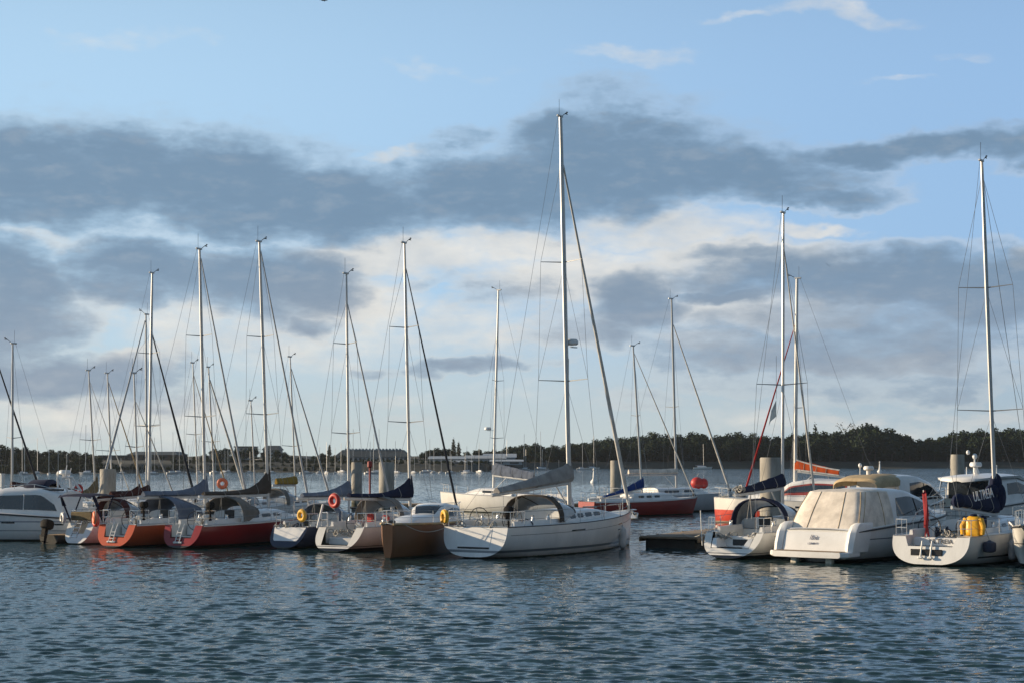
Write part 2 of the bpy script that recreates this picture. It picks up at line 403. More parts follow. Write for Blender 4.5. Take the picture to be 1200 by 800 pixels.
def rig(root, P, h, xm, top, spreaders=(.36, .68), sl=.9, fs_y=None, foot=.25, furl='sail_grey', fr=.06, mr=.085, back=True, zd=None, vane=True, mm='alu', furl_to=None, wires=True, foot_x=None, sweep=.25):
    """mast and standing rigging; top = photograph pixel of the masthead, fs_y = row where the forestay meets the mast"""
    X, Y = P.world(xm); zt = zat(top[1], Y); k = (top[0] - CX) / F
    sx = (k * Y - X) / (P.c.x - k * P.c.y); sx = max(-2.2, min(2.2, sx))
    zd = h.sheer(xm / h.L) + .4 if zd is None else zd
    base = Vector((xm, 0, zd - .45)); head = Vector((xm + sx, 0, zt))
    def on(f): return base.lerp(head, f)
    ns = 9; mast = MB().tube([on(i / ns) for i in range(ns + 1)], [mr * (1 if i < ns - 2 else lerp(1, .72, (i - ns + 2) / 2)) for i in range(ns + 1)], 10, flat=.72).build('mast', mm, root)
    MB().box(head + Vector((-.06, 0, .04)), (.42, .1, .09), bev=.02).build('masthead', mm, mast)
    if vane:
        v = MB(); v.tube([head + Vector((.1, 0, .05)), head + Vector((.45, .02, .25)), head + Vector((.55, .02, .25))], .016, 4)
        v.ell(head + Vector((.56, .02, .3)), (.045, .045, .03), 6, 4); v.tube([head + Vector((-.12, 0, .05)), head + Vector((-.12, 0, .75))], .009, 4)
        v.box(head + Vector((.5, .02, .22)), (.2, .012, .04)); v.build('wind_vane', 'black', mast)
    tips = []
    for f in spreaders:
        c = on(f); w = sl * (1 if f < .5 else .82)
        for sd in (1, -1):
            tip = c + Vector((-sweep * w, sd * w, .06)); tips.append((f, sd, tip))
            MB().tube([c, tip], [.026, .015], 6, flat=.5).build('spreader', 'wire', mast)
    fh = head
    if fs_y is not None:
        zf = zat(fs_y, Y); fh = on((zf - base.z) / (head.z - base.z)) + Vector((mr, 0, 0))
    if wires:
        for sd in (1, -1):
            ch = Vector((xm - .25, sd * max(.3, h.b(xm / h.L) - .12), h.sheer(xm / h.L)))
            t = [p for f, s_, p in tips if s_ == sd]; w = MB()
            w.tube([ch] + t + [on(.985 if fs_y is None else min(.985, (fh.z - base.z) / (head.z - base.z) + .01))], .0085, 4)
            for f, s_, p in tips:
                if s_ == sd: w.tube([ch + Vector((.2, 0, 0)) if f == spreaders[0] else t[0], on(f - .01)], .007, 4)
            w.build('shroud', 'wire', root)
    fx = foot_x if foot_x is not None else h.L - foot
    ft = Vector((fx, 0, h.sheer(min(1, fx / h.L)) + .1))
    if fs_y is not None:
        if furl:
            n = 14; pts = [ft.lerp(fh, i / n) for i in range(n + 1)]; rr = [fr * (.55 if i == 0 else 1.15 if i < 3 else lerp(1.1, .45, (i - 3) / (n - 3))) for i in range(n + 1)]
            s_ = MB().tube(pts, rr, 8).build('furled_sail', furl, root)
            d = (fh - ft).normalized(); MB().tube([ft - d * .0, ft + d * .16], .11, 10).build('furling_drum', 'black', s_)
            MB().tube([fh - d * (.06 * (fh - ft).length), fh], .012, 4).build('forestay', 'wire', root)
        else: MB().tube([ft, fh], .011, 4).build('forestay', 'wire', root)
    if back:
        e = Vector((h.x(.02, h.fs), 0, h.fs + .05)); sp = Vector((1.6, 0, 2.6))
        w = MB().tube([head + Vector((-.2, 0, .02)), e + sp], .008, 4)
        for sd in (1, -1): w.tube([e + sp, e + Vector((0, sd * (h.b(0) - .3), 0))], .0075, 4)
        w.build('backstay', 'wire', root)
    # halyards lying against the mast
    w = MB()
    for k_, sd in ((.12, 1), (-.1, -1)): w.tube([base + Vector((k_, sd * .12, .5)), head + Vector((k_ * .6, sd * .05, 0))], .007, 4)
    w.build('halyard', 'rope', mast)
    return mast, base, head, on

def cover(root, P, xm, rows, px_aft, m, k=5, width=.17, boom=True, bm='alu', sgn=1):
    """boom and stowed mainsail under its cover; rows = (top and bottom at the mast, top and bottom at the end)"""
    xa = P.xloc(px_aft); ln = xm - xa
    z = [P.z(rows[0], xm), P.z(rows[1], xm), P.z(rows[2], xa), P.z(rows[3], xa)]
    n = 18; secs = []; rnd = random.Random(int(px_aft * 7))
    hm, he = z[0] - z[1], max(.12, z[2] - z[3])
    for i in range(n + 1):
        q = i / n; zb = lerp(z[1], z[3], q); hh = he + (hm - he) * (1 - q) ** k; x = xm + .10 - q * ln
        hh *= 1 + rnd.uniform(-.035, .035); w = width * (1 - .35 * q) * (1 if q > .04 else .7); yo = rnd.uniform(-.015, .015)
        ring = []
        for y, f in ((0, 0), (w * .7, .04), (w, .22), (w * .86, .45), (w * .5, .75), (w * .22, .95), (0, 1)):
            ring.append((y, f))
        ring = ring + [(-y, f) for y, f in reversed(ring[1:-1])]
        secs.append([Vector((x - .0 * f, y + yo, zb + f * hh)) for y, f in ring])
    boom_o = None
    if boom:
        boom_o = MB().tube([(xm - .05, 0, z[1] - .06), (xa - .25, 0, z[3] - .06)], .075, 8, flat=.7).build('boom', bm, root)
    c = MB().loft(secs, ring=True, caps=True).build('sail_cover', m, root)
    ties = MB()
    for q in (.25, .5, .75):
        s = secs[int(q * n)]; ties.tube([p + Vector((0, p.y * .04, -.01)) for p in s] , .012, 4, closed=True)
    ties.build('tie', 'rope', c)
    if boom:
        w = MB(); xt = lerp(xm, xa, .72); zt = lerp(z[1], z[3], .72); w.tube([(xt, 0, zt - .1), (xt - .1, .1, zt - 1.1)], .012, 4).tube([(xt, 0, zt - .1), (xt - .1, -.1, zt - 1.1)], .012, 4); w.build('mainsheet', 'rope', boom_o)
        MB().tube([(xm, 0, max(z[1] - 1.15, .9)), (xm - 1.1, 0, lerp(z[1], z[3], 1.1 / ln) - .1)], .03, 6).build('boom_vang', 'alu', boom_o)
    return c, z

def sail_hull(root, h, m, notch=None, t_open=0, t_front=.36, cw=.7, zf=None, deck='deck', toe=True):
    hb = h.mesh(notch).build('hull', m, root, ang=50)
    zf = zf if zf is not None else (notch[1] if notch else h.fs - .5)
    dk = deck_mesh(h, t_open, t_front, cw, zf, notch is None).build('deck', deck, root, ang=30)
    if toe:
        for sd in (1, -1):
            MB().tube([Vector((h.x(t, h.sheer(t)), sd * (h.b(t) - .012), h.sheer(t) + .02)) for t in [i / 24 for i in range(25)]], .02, 5).build('toe_rail', 'alu' if toe is True else toe, root)
    co = MB()
    for sd in (1, -1):
        pts = [Vector((h.x(t, h.sheer(t)), sd * (min(cw, h.b(t) * .8) + .07), h.sheer(t))) for t in [lerp(.07, t_front, i / 6) for i in range(7)]]
        co.loft([[p + Vector((0, -.07, 0)), p + Vector((0, -.05, .22)), p + Vector((0, .05, .22)), p + Vector((0, .08, 0))] for p in pts], ring=True, caps=True)
    co.build('cockpit_coaming', 'grp', root)
    return hb, dk

def winches(root, h, t, cw):
    for sd in (1, -1):
        p = Vector((t * h.L, sd * (cw + .09), h.sheer(t) + .22)); MB().tube([p, p + Vector((0, 0, .08)), p + Vector((0, 0, .1)), p + Vector((0, 0, .2))], [.09, .07, .06, .08], 10).build('winch', 'steel', root)

def lifebuoy(loc, rz, m, label, r=.34, horseshoe=False, bands=True, tilt=90, group=None):
    bands = False; r *= .8; o = MB(); mt = Matrix.Rotation(R(tilt), 3, 'Y')
    if horseshoe: o.torus((0, 0, 0), r * .72, r * .34, mt, 40, 320, n=18, k=8, sq=1.15)
    else: o.torus((0, 0, 0), r * .70, r * .33, mt, n=26, k=10)
    t = thing('horseshoe_buoy' if horseshoe else 'lifebuoy', label, 'lifebuoy', loc, rz, group)
    o.build('foam_ring', m, t)
    if bands and not horseshoe:
        for a in (45, 135, 225, 315):
            b = MB().torus((0, 0, 0), r * .74, r * .30, mt, a - 7, a + 7, n=4, k=10); b.build('reflective_band', 'white', t)
    g = MB().torus((0, 0, 0), r * 1.05, .012, mt, n=20, k=4); g.build('grab_line', 'rope', t)
    return t
def fender(P, h, t, sd, m, label, ln=.62, r=.13, zc=None, group=None):
    z0 = h.sheer(t); zc = zc if zc is not None else z0 - .55
    pos = h.side(t, zc, sd, r + .01); w = P.pt(pos.x, pos.y, zc)
    o = thing('fender', label, 'fender', w, R(90 - P.th), group)
    prof = [(-.5, .25), (-.46, .65), (-.38, .95), (-.2, 1), (.2, 1), (.38, .95), (.46, .65), (.52, .3), (.58, .2)]
    MB().tube([(0, 0, a * ln) for a, _ in prof], [b * r for _, b in prof], 12).build('fender_body', m, o)
    MB().tube([(0, 0, .56 * ln), (0, -sd * (r + .03), z0 - zc + .55)], .012, 4).build('lanyard', 'rope', o)
    return o
def outboard(loc, rz, label, s=1, tilt=0):
    t = thing('outboard_motor', label, 'outboard motor', loc, rz); t.rotation_euler = (0, R(tilt), rz)
    MB().loft([[Vector((x * sx, y * sy, z)) for x, y in ((-1, -1), (1, -1), (1.2, 0), (1, 1), (-1, 1), (-1.2, 0))] for z, sx, sy in ((.05 * s, .12 * s, .1 * s), (.12 * s, .19 * s, .15 * s), (.3 * s, .2 * s, .16 * s), (.4 * s, .15 * s, .12 * s), (.43 * s, .06 * s, .05 * s))], ring=True, caps=True).build('engine_cowl', 'matt_black', t)
    MB().tube([(0, 0, .1 * s), (0, 0, -.45 * s), (-.02, 0, -.62 * s)], [.07 * s, .055 * s, .03 * s], 8).build('shaft', 'matt_black', t)
    MB().box((0.02, 0, -.42 * s), (.3 * s, .13 * s, .02), bev=.005).ell((0, 0, -.58 * s), (.16 * s, .045 * s, .05 * s), 8, 6).build('gearbox', 'matt_black', t)
    MB().box((.12 * s, 0, -.08 * s), (.06 * s, .2 * s, .3 * s), bev=.01).build('clamp_bracket', 'matt_black', t); return t
# ------------------------------------------------------------------ motor boats
class Cabin:
    """deckhouse lofted along x from a table of (x, half width low, z low, half width high, z high)"""
    def __init__(s, tab, crown=.08): s.tab = tab; s.crown = crown
    def at(s, x):
        T = s.tab
        for a, b in zip(T, T[1:]):
            if x <= b[0] or b is T[-1]:
                k = min(1, max(0, (x - a[0]) / (b[0] - a[0]))); k = k * k * (3 - 2 * k) * .35 + k * .65
                return tuple(lerp(p, q, k) for p, q in zip(a, b))
    def sec(s, x):
        _, w0, z0, w1, z1 = s.at(x); h = z1 - z0; c = s.crown * w1
        half = [(w0, z0), (lerp(w0, w1, .5), z0 + h * .5), (lerp(w0, w1, .85), z0 + h * .82), (w1 * .98, z0 + h * .93), (w1 * .9, z1), (w1 * .5, z1 + c * .8), (0, z1 + c)]
        return [Vector((x, y, z)) for y, z in half] + [Vector((x, -y, z)) for y, z in reversed(half[:-1])]
    def mesh(s, x0=None, x1=None, n=26):
        x0 = s.tab[0][0] if x0 is None else x0; x1 = s.tab[-1][0] if x1 is None else x1
        mb = MB(); S = [s.sec(lerp(x0, x1, i / n)) for i in range(n + 1)]
        mb.loft(S); mb.poly(S[0]); mb.poly(S[-1]); return mb
    def wall(s, x, f, sd, out=0):
        _, w0, z0, w1, z1 = s.at(x); g = f / .85 if f < .85 else 1
        return Vector((x, sd * (lerp(w0, w1, min(1, f)) + out), z0 + (z1 - z0) * f * .97))
    def window(s, top, bot, sd, out=.012):
        """top and bottom edges as lists of (x, f)"""
        mb = MB(); secs = []; n = 14
        def ev(L, k):
            k *= len(L) - 1; i = min(int(k), len(L) - 2); k -= i; return lerp(L[i][0], L[i + 1][0], k), lerp(L[i][1], L[i + 1][1], k)
        for i in range(n + 1):
            a, b = ev(top, i / n), ev(bot, i / n)
            col = []
            for j in range(4):
                x, f = lerp(b[0], a[0], j / 3), lerp(b[1], a[1], j / 3); col.append(s.wall(x, f, sd, out))
            secs.append([s.wall(b[0], b[1], sd, -.03)] + col + [s.wall(a[0], a[1], sd, -.03)])
        return mb.loft(secs, ring=True, caps=True)
    def screen(s, x0, x1, yf=.8, out=.012, n=8):
        mb = MB(); secs = []
        for i in range(n + 1):
            x = lerp(x0, x1, i / n); _, w0, z0, w1, z1 = s.at(x); c = s.crown * w1
            row = [Vector((x, y * w1, z1 + c * (1 - (y / .9) ** 2) + out)) for y in (-yf, -yf / 2, 0, yf / 2, yf)]
            row += [p - Vector((0, 0, .05)) for p in reversed(row)]; secs.append(row)
        return mb.loft(secs, ring=True, caps=True)

def moto_hull(root, h, m):
    h.mesh().build('hull', m, root, ang=50)
    mb = MB(); secs = []
    for i in range(25):
        t = i / 24 * .998; z = h.sheer(t); x = h.x(t, z); b = h.b(t) - .02; secs.append([Vector((x, b, z)), Vector((x, b * .5, z + .05)), Vector((x, 0, z + .06)), Vector((x, -b * .5, z + .05)), Vector((x, -b, z))])
    mb.loft(secs); mb.build('deck', 'deck', root)
    for sd in (1, -1):
        MB().tube([h.side(t, h.sheer(t) - .05, sd, .02) for t in [i / 24 for i in range(25)]], .035, 6).build('rubbing_strake', 'rubber', root)
def bow_rail(root, h, t0=.45, ht=.6):
    mb = MB()
    def e(t, sd, z=0): return Vector((h.x(t, h.sheer(t)), sd * max(.03, h.b(t) - .12), h.sheer(t) + z))
    ts = [lerp(t0, .97, i / 6) for i in range(7)]
    path = [e(t0, 1, .05)] + [e(t, 1, ht * min(1, .55 + (i * .2))) for i, t in enumerate(ts)]
    path += [Vector((p.x, -p.y, p.z)) for p in reversed(path)]
    mb.tube(path, .017, 6)
    for sd in (1, -1):
        for i, t in enumerate(ts[1:]): mb.tube([e(t, sd), e(t, sd, ht * min(1, .75 + i * .2))], .013, 5)
    mb.build('bow_rail', 'steel', root)
def radar(root, x, z, y=0, s=1, parent=None):
    t = MB().loft([[Vector((x + a * .3 * s * (1 if q else .8), y + b * .3 * s * (1 if q else .8), z + zz)) for a, b in [(math.cos(k * .5236), math.sin(k * .5236)) for k in range(12)]] for q, zz in ((0, 0), (1, .05 * s), (1, .16 * s), (0, .24 * s))], ring=True, caps=True).build('radar_dome', 'grp', parent or root); return t

def sport_cruiser(P, name, label, group, canvas, roof_z=2.75, L=10.2, B=3.5, name_text=True, st=1.0):
    root = P.root(name, label, 'motor cruiser', group)
    h = Hull(L, B, tb=.92, fs=1.22, fb=1.75, kst=.0, kb=.7, zks=.02, depth=.35, pst=3.6, pbow=1.3, sag=-.02, tm=.5)
    moto_hull(root, h, 'hull_moto')
    # bathing platform and the moulded quarters on either side of the transom
    pl = MB().loft([[Vector((x, y, z)) for x, y in ((-.85, -w + .25), (-.95, 0), (-.85, w - .25), (-.6, w), (.25, w), (.25, -w), (-.6, -w))] for z, w in ((.22, 1.62), (.27, 1.70), (.40, 1.70), (.44, 1.66))], ring=True, caps=True)
    p_ = pl.build('bathing_platform', 'grp', root, ang=30)
    MB().box((-.3, 0, .452), (1.0, 2.9, .012)).build('tread_mat', 'teak', p_)
    for y in (-.75, .75): MB().box((-.35, y, .08), (.25, .28, .34), bev=.04).build('platform_bracket', 'cream', p_)
    for sd in (1, -1):
        q = MB(); secs = []
        for z, x0, x1, w in ((.42, -.42, .9, .34), (.7, -.36, 1.0, .36), (1.15, -.18, 1.15, .37), (1.42, .05, 1.35, .34), (1.52, .3, 1.4, .24)):
            yc = sd * (1.72 - .19); secs.append([Vector((a, yc + b, z)) for a, b in ((x0 + .1, -w / 2), (x0, 0), (x0 + .12, w / 2), (x1, w / 2), (x1, -w / 2))])
        q.loft(secs, ring=True, caps=True).build('quarter_moulding', 'grp', root, ang=50)
    tr = MB().loft([[Vector((x, y, z)) for y in (-1.34, -1.2, -.4, .4, 1.2, 1.34)] for x, z in ((-.28, .42), (-.2, .7), (-.05, 1.12), (.12, 1.28), (.5, 1.3), (.7, 1.3))])
    tr.build('transom_panel', 'grp', root, ang=60)
    tab = [(2.0, 1.42, 1.3, 1.16, roof_z - .04), (3.4, 1.46, 1.34, 1.22, roof_z + .05), (4.6, 1.48, 1.38, 1.22, roof_z), (5.8, 1.46, 1.45, 1.14, roof_z - .28), (6.8, 1.35, 1.5, .98, roof_z - .72), (7.7, 1.1, 1.56, .7, roof_z - 1.02), (8.6, .6, 1.62, .3, 1.68)]
    tab = [(2 + (r_[0] - 2) * st,) + r_[1:] for r_ in tab]; q_ = lambda L_: [(2 + (a - 2) * st, f) for a, f in L_]
    c = Cabin(tab)
    cab = c.mesh(2.25 if canvas else 2.9, tab[-1][0]).build('cabin', 'grp', root, ang=40)
    for sd in (1, -1):
        c.window(q_([(3.7, .80), (4.6, .86), (5.4, .86), (6.1, .76), (7.0, .50)]), q_([(3.6, .26), (4.6, .24), (5.4, .25), (6.1, .28), (7.0, .42)]), sd).build('side_window', 'glass', cab)
        MB().tube([c.wall(2 + 3.15 * st, .26, sd, .018), c.wall(2 + 3.0 * st, .85, sd, .018)], .02, 4).build('window_bar', 'rubber', cab)
    c.screen(2 + 3.3 * st, 2 + 4.9 * st).build('windscreen', 'glass', cab)
    if canvas:
        secs = []; top = roof_z + .0
        for k in range(9):
            q = k / 8; z = lerp(1.27, top, q); bul = .05 * math.sin(math.pi * q); xa = lerp(.42, 1.35, q ** .9) - bul; w = lerp(1.5, 1.16, q) + bul; r = .38
            u = []
            for x, y in ((3.5, w + .03), (2.7, w + .03), (1.9, w + .01), (xa + r, w), (xa + r * .3, w - r * .12), (xa + .02, w - r * .7), (xa, w * .45), (xa - .02, 0)): u.append(Vector((x, y, z)))
            u += [Vector((p.x, -p.y, p.z)) for p in reversed(u[:-1])]; secs.append(u)
        last = secs[-1]
        cn = MB().loft(secs)
        cap = [[p.copy() for p in last], [Vector((lerp(p.x, 2.4, .3), p.y * .8, p.z + .07)) for p in last], [Vector((lerp(p.x, 2.6, .9), p.y * .1, p.z + .11)) for p in last]]
        cn.loft(cap); cv = cn.build('cockpit_canvas', 'canvas', root, ang=60)
        sm = MB()
        for j in (1, 3, 4, 6, 8, 10, 11, 13): sm.tube([s[j] + (s[j] - Vector((2.2, 0, s[j].z))).normalized() * .008 for s in secs], .016, 4)
        sm.tube([p + Vector((-.005, 0, 0)) for p in secs[0]], .022, 5); sm.build('seam', 'tan', cv)
    else:
        secs = [arch(x, w, z, hh, p=3.2) for x, w, z, hh in ((.5, 1.28, roof_z - .62, .42), (.62, 1.36, roof_z - .60, .55), (1.5, 1.38, roof_z - .5, .62), (2.6, 1.36, roof_z - .5, .62), (3.3, 1.2, roof_z - .4, .56))]
        b = shell(secs, .03).build('bimini', 'tan', root)
        fr = MB()
        for x, y in ((.7, 1.3), (.7, -1.3), (2.4, 1.35), (2.4, -1.35)): fr.tube([(x, y, roof_z - .5), (1.6, y * 1.04, 1.25)], .02, 5)
        fr.build('bimini_frame', 'steel', b)
    bow_rail(root, h)
    for sd in (1, -1):
        strip_on_side(h, .30, .62, lambda t: h.sheer(t) - .42, lambda t: h.sheer(t) - .50, sd).build('hull_window', 'glass', root)
    if name_text:
        for body, size, z, x in (('Ibis', .27, .95, -.128), ('LORIENT', .11, .72, -.205)):
            t = text_mesh(body, size, 'letterblue', root, 'ship_name', .25 if size > .2 else 0)
            t.matrix_basis = Matrix.Translation((x - .012, .05, z)) @ Matrix.Rotation(R(-90), 4, 'Z') @ Matrix.Rotation(R(72), 4, 'X')
    return root, h, P
# ------------------------------------------------------------------ camera, light, sky
cam = bpy.data.cameras.new('camera'); co = bpy.data.objects.new('camera', cam); COL.objects.link(co); SC.camera = co
cam.sensor_width = 36; cam.lens = 60; cam.shift_y = (HY - 400) / 1200; cam.clip_start = .5; cam.clip_end = 20000
co.location = (0, 0, H); co.rotation_euler = (R(90), 0, 0)
SUN_AZ, SUN_EL = -77.0, 13.0         # degrees clockwise from straight ahead, and above the horizon
ts_ = Vector((math.sin(R(SUN_AZ)) * math.cos(R(SUN_EL)), math.cos(R(SUN_AZ)) * math.cos(R(SUN_EL)), math.sin(R(SUN_EL))))
sl_ = bpy.data.lights.new('sun', 'SUN'); sl_.energy = 5.0; sl_.angle = R(.6); sl_.color = (1, .79, .54)
so = bpy.data.objects.new('sun', sl_); COL.objects.link(so); so.rotation_euler = ts_.to_track_quat('Z', 'Y').to_euler()
w = bpy.data.worlds.new('World'); SC.world = w; w.use_nodes = True
nt = w.node_tree; bg = nt.nodes['Background']
SKY = .085
bg.inputs['Strength'].default_value = SKY
def mth(op, a, b=0, c=None, clamp=False):
    n = nt.nodes.new('ShaderNodeMath'); n.operation = op; n.use_clamp = clamp
    for i, v in enumerate((a, b, c)):
        if v is None: continue
        if hasattr(v, 'links'): nt.links.new(v, n.inputs[i])
        else: n.inputs[i].default_value = v
    return n.outputs[0]
def smooth(x, a, b):
    n = nt.nodes.new('ShaderNodeMapRange'); n.interpolation_type = 'SMOOTHSTEP'
    nt.links.new(x, n.inputs[0]); n.inputs[1].default_value = a; n.inputs[2].default_value = b; n.inputs[3].default_value = 0; n.inputs[4].default_value = 1
    return n.outputs[0]
sky = nt.nodes.new('ShaderNodeTexSky'); sky.sky_type = 'NISHITA'; sky.sun_disc = False
sky.sun_elevation = R(SUN_EL); sky.sun_rotation = R(SUN_AZ); sky.altitude = 10; sky.air_density = 1.0; sky.dust_density = .6; sky.ozone_density = 2.5
tc = nt.nodes.new('ShaderNodeTexCoord'); sp = nt.nodes.new('ShaderNodeSeparateXYZ'); nt.links.new(tc.outputs['Generated'], sp.inputs[0])
az = mth('ARCTAN2', sp.outputs[0], sp.outputs[1]); el = mth('ARCSINE', sp.outputs[2])
cb = nt.nodes.new('ShaderNodeCombineXYZ'); nt.links.new(az, cb.inputs[0]); nt.links.new(el, cb.inputs[1]); AE = cb.outputs[0]
def nz(scale, detail, rough=.55, sy=1.0, off=(0, 0, 0), out=0, vec=None):
    mp = nt.nodes.new('ShaderNodeMapping'); mp.inputs['Scale'].default_value = (1, sy, 1); mp.inputs['Location'].default_value = off
    nt.links.new(vec or AE, mp.inputs[0]); n = nt.nodes.new('ShaderNodeTexNoise'); n.inputs['Scale'].default_value = scale; n.inputs['Detail'].default_value = detail
    n.inputs['Roughness'].default_value = rough; nt.links.new(mp.outputs[0], n.inputs['Vector']); return n.outputs[out]
# cloud edges: the angular map is pushed about by two sizes of turbulence
def vm(op, a, b):
    n = nt.nodes.new('ShaderNodeVectorMath'); n.operation = op
    for i, v in enumerate((a, b)):
        if hasattr(v, 'links'): nt.links.new(v, n.inputs[i])
        else: n.inputs[i].default_value = v
    return n
def warp(vec, scale, amt, sy, off, det=4):
    c = nz(scale, det, .6, sy, off, out=1); d = vm('SUBTRACT', c, (.5, .5, .5)).outputs[0]
    return vm('ADD', vec, vm('MULTIPLY', d, (amt, amt * .62, 0)).outputs[0]).outputs[0]
WP = warp(warp(AE, 9, .075, 1.8, (3, 1, 0)), 34, .022, 1.6, (7, 5, 2))
def blobs(lst, vec):
    tot = None
    for px, y, ax, ay, wt in lst:
        kx = (px - CX) / F; a = math.atan(kx); e = math.atan((HY - y) / F / math.hypot(1, kx))
        d = vm('MULTIPLY', vm('SUBTRACT', vec, (a, e, 0)).outputs[0], (F / ax, F / ay, 0)).outputs[0]
        ln = vm('LENGTH', d, (0, 0, 0)).outputs[1]
        v = mth('MULTIPLY', mth('SUBTRACT', 1, smooth(ln, .30, 1.62)), wt)
        tot = v if tot is None else mth('MAXIMUM', tot, v)
    return tot
DARK = [(40, 205, 260, 76, 1), (250, 218, 220, 62, 1), (430, 230, 200, 54, 1), (600, 218, 170, 58, 1), (735, 190, 150, 70, 1), (715, 116, 85, 30, .52), (690, 158, 120, 32, .9), (870, 205, 190, 38, .95),
        (1060, 180, 190, 19, .95), (1240, 172, 150, 20, .9), (550, 155, 40, 14, .6), (960, 230, 100, 18, .85), (20, 250, 110, 30, .9),
        (10, 350, 95, 62, 1), (60, 440, 175, 36, 1), (-100, 400, 120, 60, .9), (185, 322, 130, 46, .95), (305, 328, 130, 52, 1), (365, 378, 40, 20, .8), (160, 465, 150, 22, .6),
        (742, 355, 66, 48, 1), (715, 395, 40, 30, .8), (680, 385, 70, 34, .62), (548, 436, 75, 15, .85), (440, 430, 40, 10, .6), (600, 345, 70, 30, .55), (1010, 325, 250, 40, .98), (1180, 338, 160, 56, 1), (850, 345, 80, 11, .9),
        (890, 298, 120, 15, .7), (1010, 372, 260, 36, .68), (800, 425, 70, 26, .6), (1045, 448, 45, 12, .55), (1050, 480, 200, 12, .35), (760, 470, 120, 14, .4), (960, 402, 280, 40, .78), (1010, 444, 260, 24, .55), (90, 512, 240, 14, .42), (330, 470, 160, 12, .38), (620, 430, 80, 10, .4), (480, 500, 200, 10, .3), (480, 330, 90, 10, .5)]
BRIGHT = [(470, 300, 140, 26, 1), (400, 345, 110, 42, .95), (590, 292, 120, 20, .9), (780, 268, 130, 24, .9), (850, 300, 190, 28, .9), (690, 325, 150, 42, .95), (215, 385, 80, 30, .75), (110, 362, 55, 26, .6),
          (620, 385, 220, 46, .6), (880, 362, 170, 26, .8), (965, 268, 60, 9, .95), (1195, 295, 30, 14, .9), (330, 400, 160, 40, .7), (170, 415, 70, 14, .9), (470, 170, 45, 8, .6), (985, 20, 100, 12, .5), (742, 70, 85, 12, .5), (870, 28, 60, 7, .5), (150, 40, 160, 14, .35), (500, 85, 120, 8, .35), (1120, 75, 70, 8, .35), (1035, 105, 40, 6, .4), (700, 150, 90, 20, .3), (60, 290, 70, 10, .55), (110, 490, 220, 28, .55), (540, 380, 70, 30, .7), (270, 300, 60, 14, .5), (1000, 490, 250, 30, .5), (1000, 420, 200, 14, .6), (120, 484, 220, 24, .75), (600, 470, 200, 16, .35), (820, 395, 90, 14, .7)]
fb = nz(22, 8, .6, 2.9, (1, 4, 0)); fb2 = nz(64, 6, .6, 2.2, (9, 2, 0))
tex = mth('ADD', mth('MULTIPLY', mth('SUBTRACT', fb, .5), 1.0), mth('MULTIPLY', mth('SUBTRACT', fb2, .5), .48))
dk = smooth(mth('ADD', blobs(DARK, WP), mth('MULTIPLY', tex, .9)), .14, .98)
br = smooth(mth('ADD', blobs(BRIGHT, WP), mth('MULTIPLY', tex, 1.0)), .18, 1.0)
# broken cloud over the rest of the sky
far_ = nz(4.5, 7, .6, 2.4, (2, 8, 0)); up = smooth(el, .30, .42); 
gen = mth('MULTIPLY', smooth(far_, .5, .66), mth('MAXIMUM', up, smooth(mth('ABSOLUTE', az), .42, .60)))
def S(c): return tuple(k * .765 / SKY for k in c)
# clear air: pale and greyish low down
hz = mth('SUBTRACT', 1, smooth(el, -.01, .115)); hz = mth('MULTIPLY', hz, .95)
clear = mix_rgb(nt, smooth(az, -.30, .34), S((.49, .73, .97)), S((.345, .56, .87)))
clear = mix_rgb(nt, smooth(el, .20, .48), clear, S((.15, .25, .38)))
base = mix_rgb(nt, .80, sky.outputs[0], clear)
base = mix_rgb(nt, hz, base, mix_rgb(nt, smooth(az, .02, .26), S((.56, .625, .61)), S((.43, .52, .555))))
shade = nz(18, 5, .6, 2.2, (5, 5, 1))
brc = ramp(nt, shade, [(.3, S((.60, .625, .64))), (.7, S((.92, .86, .76)))])
c1 = mix_rgb(nt, mth('MULTIPLY', br, .82), base, brc)
dens = mth('ADD', mth('MULTIPLY', dk, 1.05), mth('MULTIPLY', tex, .32))
dkc = ramp(nt, dens, [(.25, S((.40, .46, .52))), (.62, S((.235, .335, .45))), (1.0, S((.17, .27, .39)))])
# relief: billows catch the sun from the left, their right flanks fall off; thin rims glow
SH_ = vm('ADD', AE, (-.010, .006, 0)).outputs[0]
ra = nz(22, 8, .6, 2.9, (1, 4, 0), 0, SH_); rb_ = nz(64, 6, .6, 2.2, (9, 2, 0), 0, SH_)
rel = mth('ADD', mth('MULTIPLY', mth('SUBTRACT', fb, ra), 1.6), mth('MULTIPLY', mth('SUBTRACT', fb2, rb_), .9))
lit = mth('MULTIPLY', smooth(rel, -.05, .55), .22); dul = mth('MULTIPLY', mth('SUBTRACT', 1, smooth(rel, -.5, .05)), .30)
dkc = mix_rgb(nt, mth('MULTIPLY', mth('SUBTRACT', 1, smooth(el, .05, .14)), .45), dkc, S((.37, .405, .47)))
dkc = mix_rgb(nt, lit, dkc, S((.50, .535, .57))); dkc = mix_rgb(nt, dul, dkc, S((.15, .235, .345)))
c1 = mix_rgb(nt, mth('MULTIPLY', mth('MULTIPLY', dul, br), .8), c1, S((.50, .53, .56)))
c2 = mix_rgb(nt, mth('MULTIPLY', dk, .93), c1, dkc)
low = mth('SUBTRACT', 1, smooth(el, .13, .19)); rim = mth('MULTIPLY', mth('MULTIPLY', smooth(dk, .02, .22), mth('SUBTRACT', 1, smooth(dk, .25, .62))), low)
c2 = mix_rgb(nt, mth('MULTIPLY', rim, .12), c2, S((.95, .90, .80)))
c2 = mix_rgb(nt, mth('MULTIPLY', gen, .7), c2, S((.20, .26, .335)))
dim = mth('MULTIPLY', smooth(az, .36, .75), mth('SUBTRACT', 1, smooth(el, .6, 1.2)))
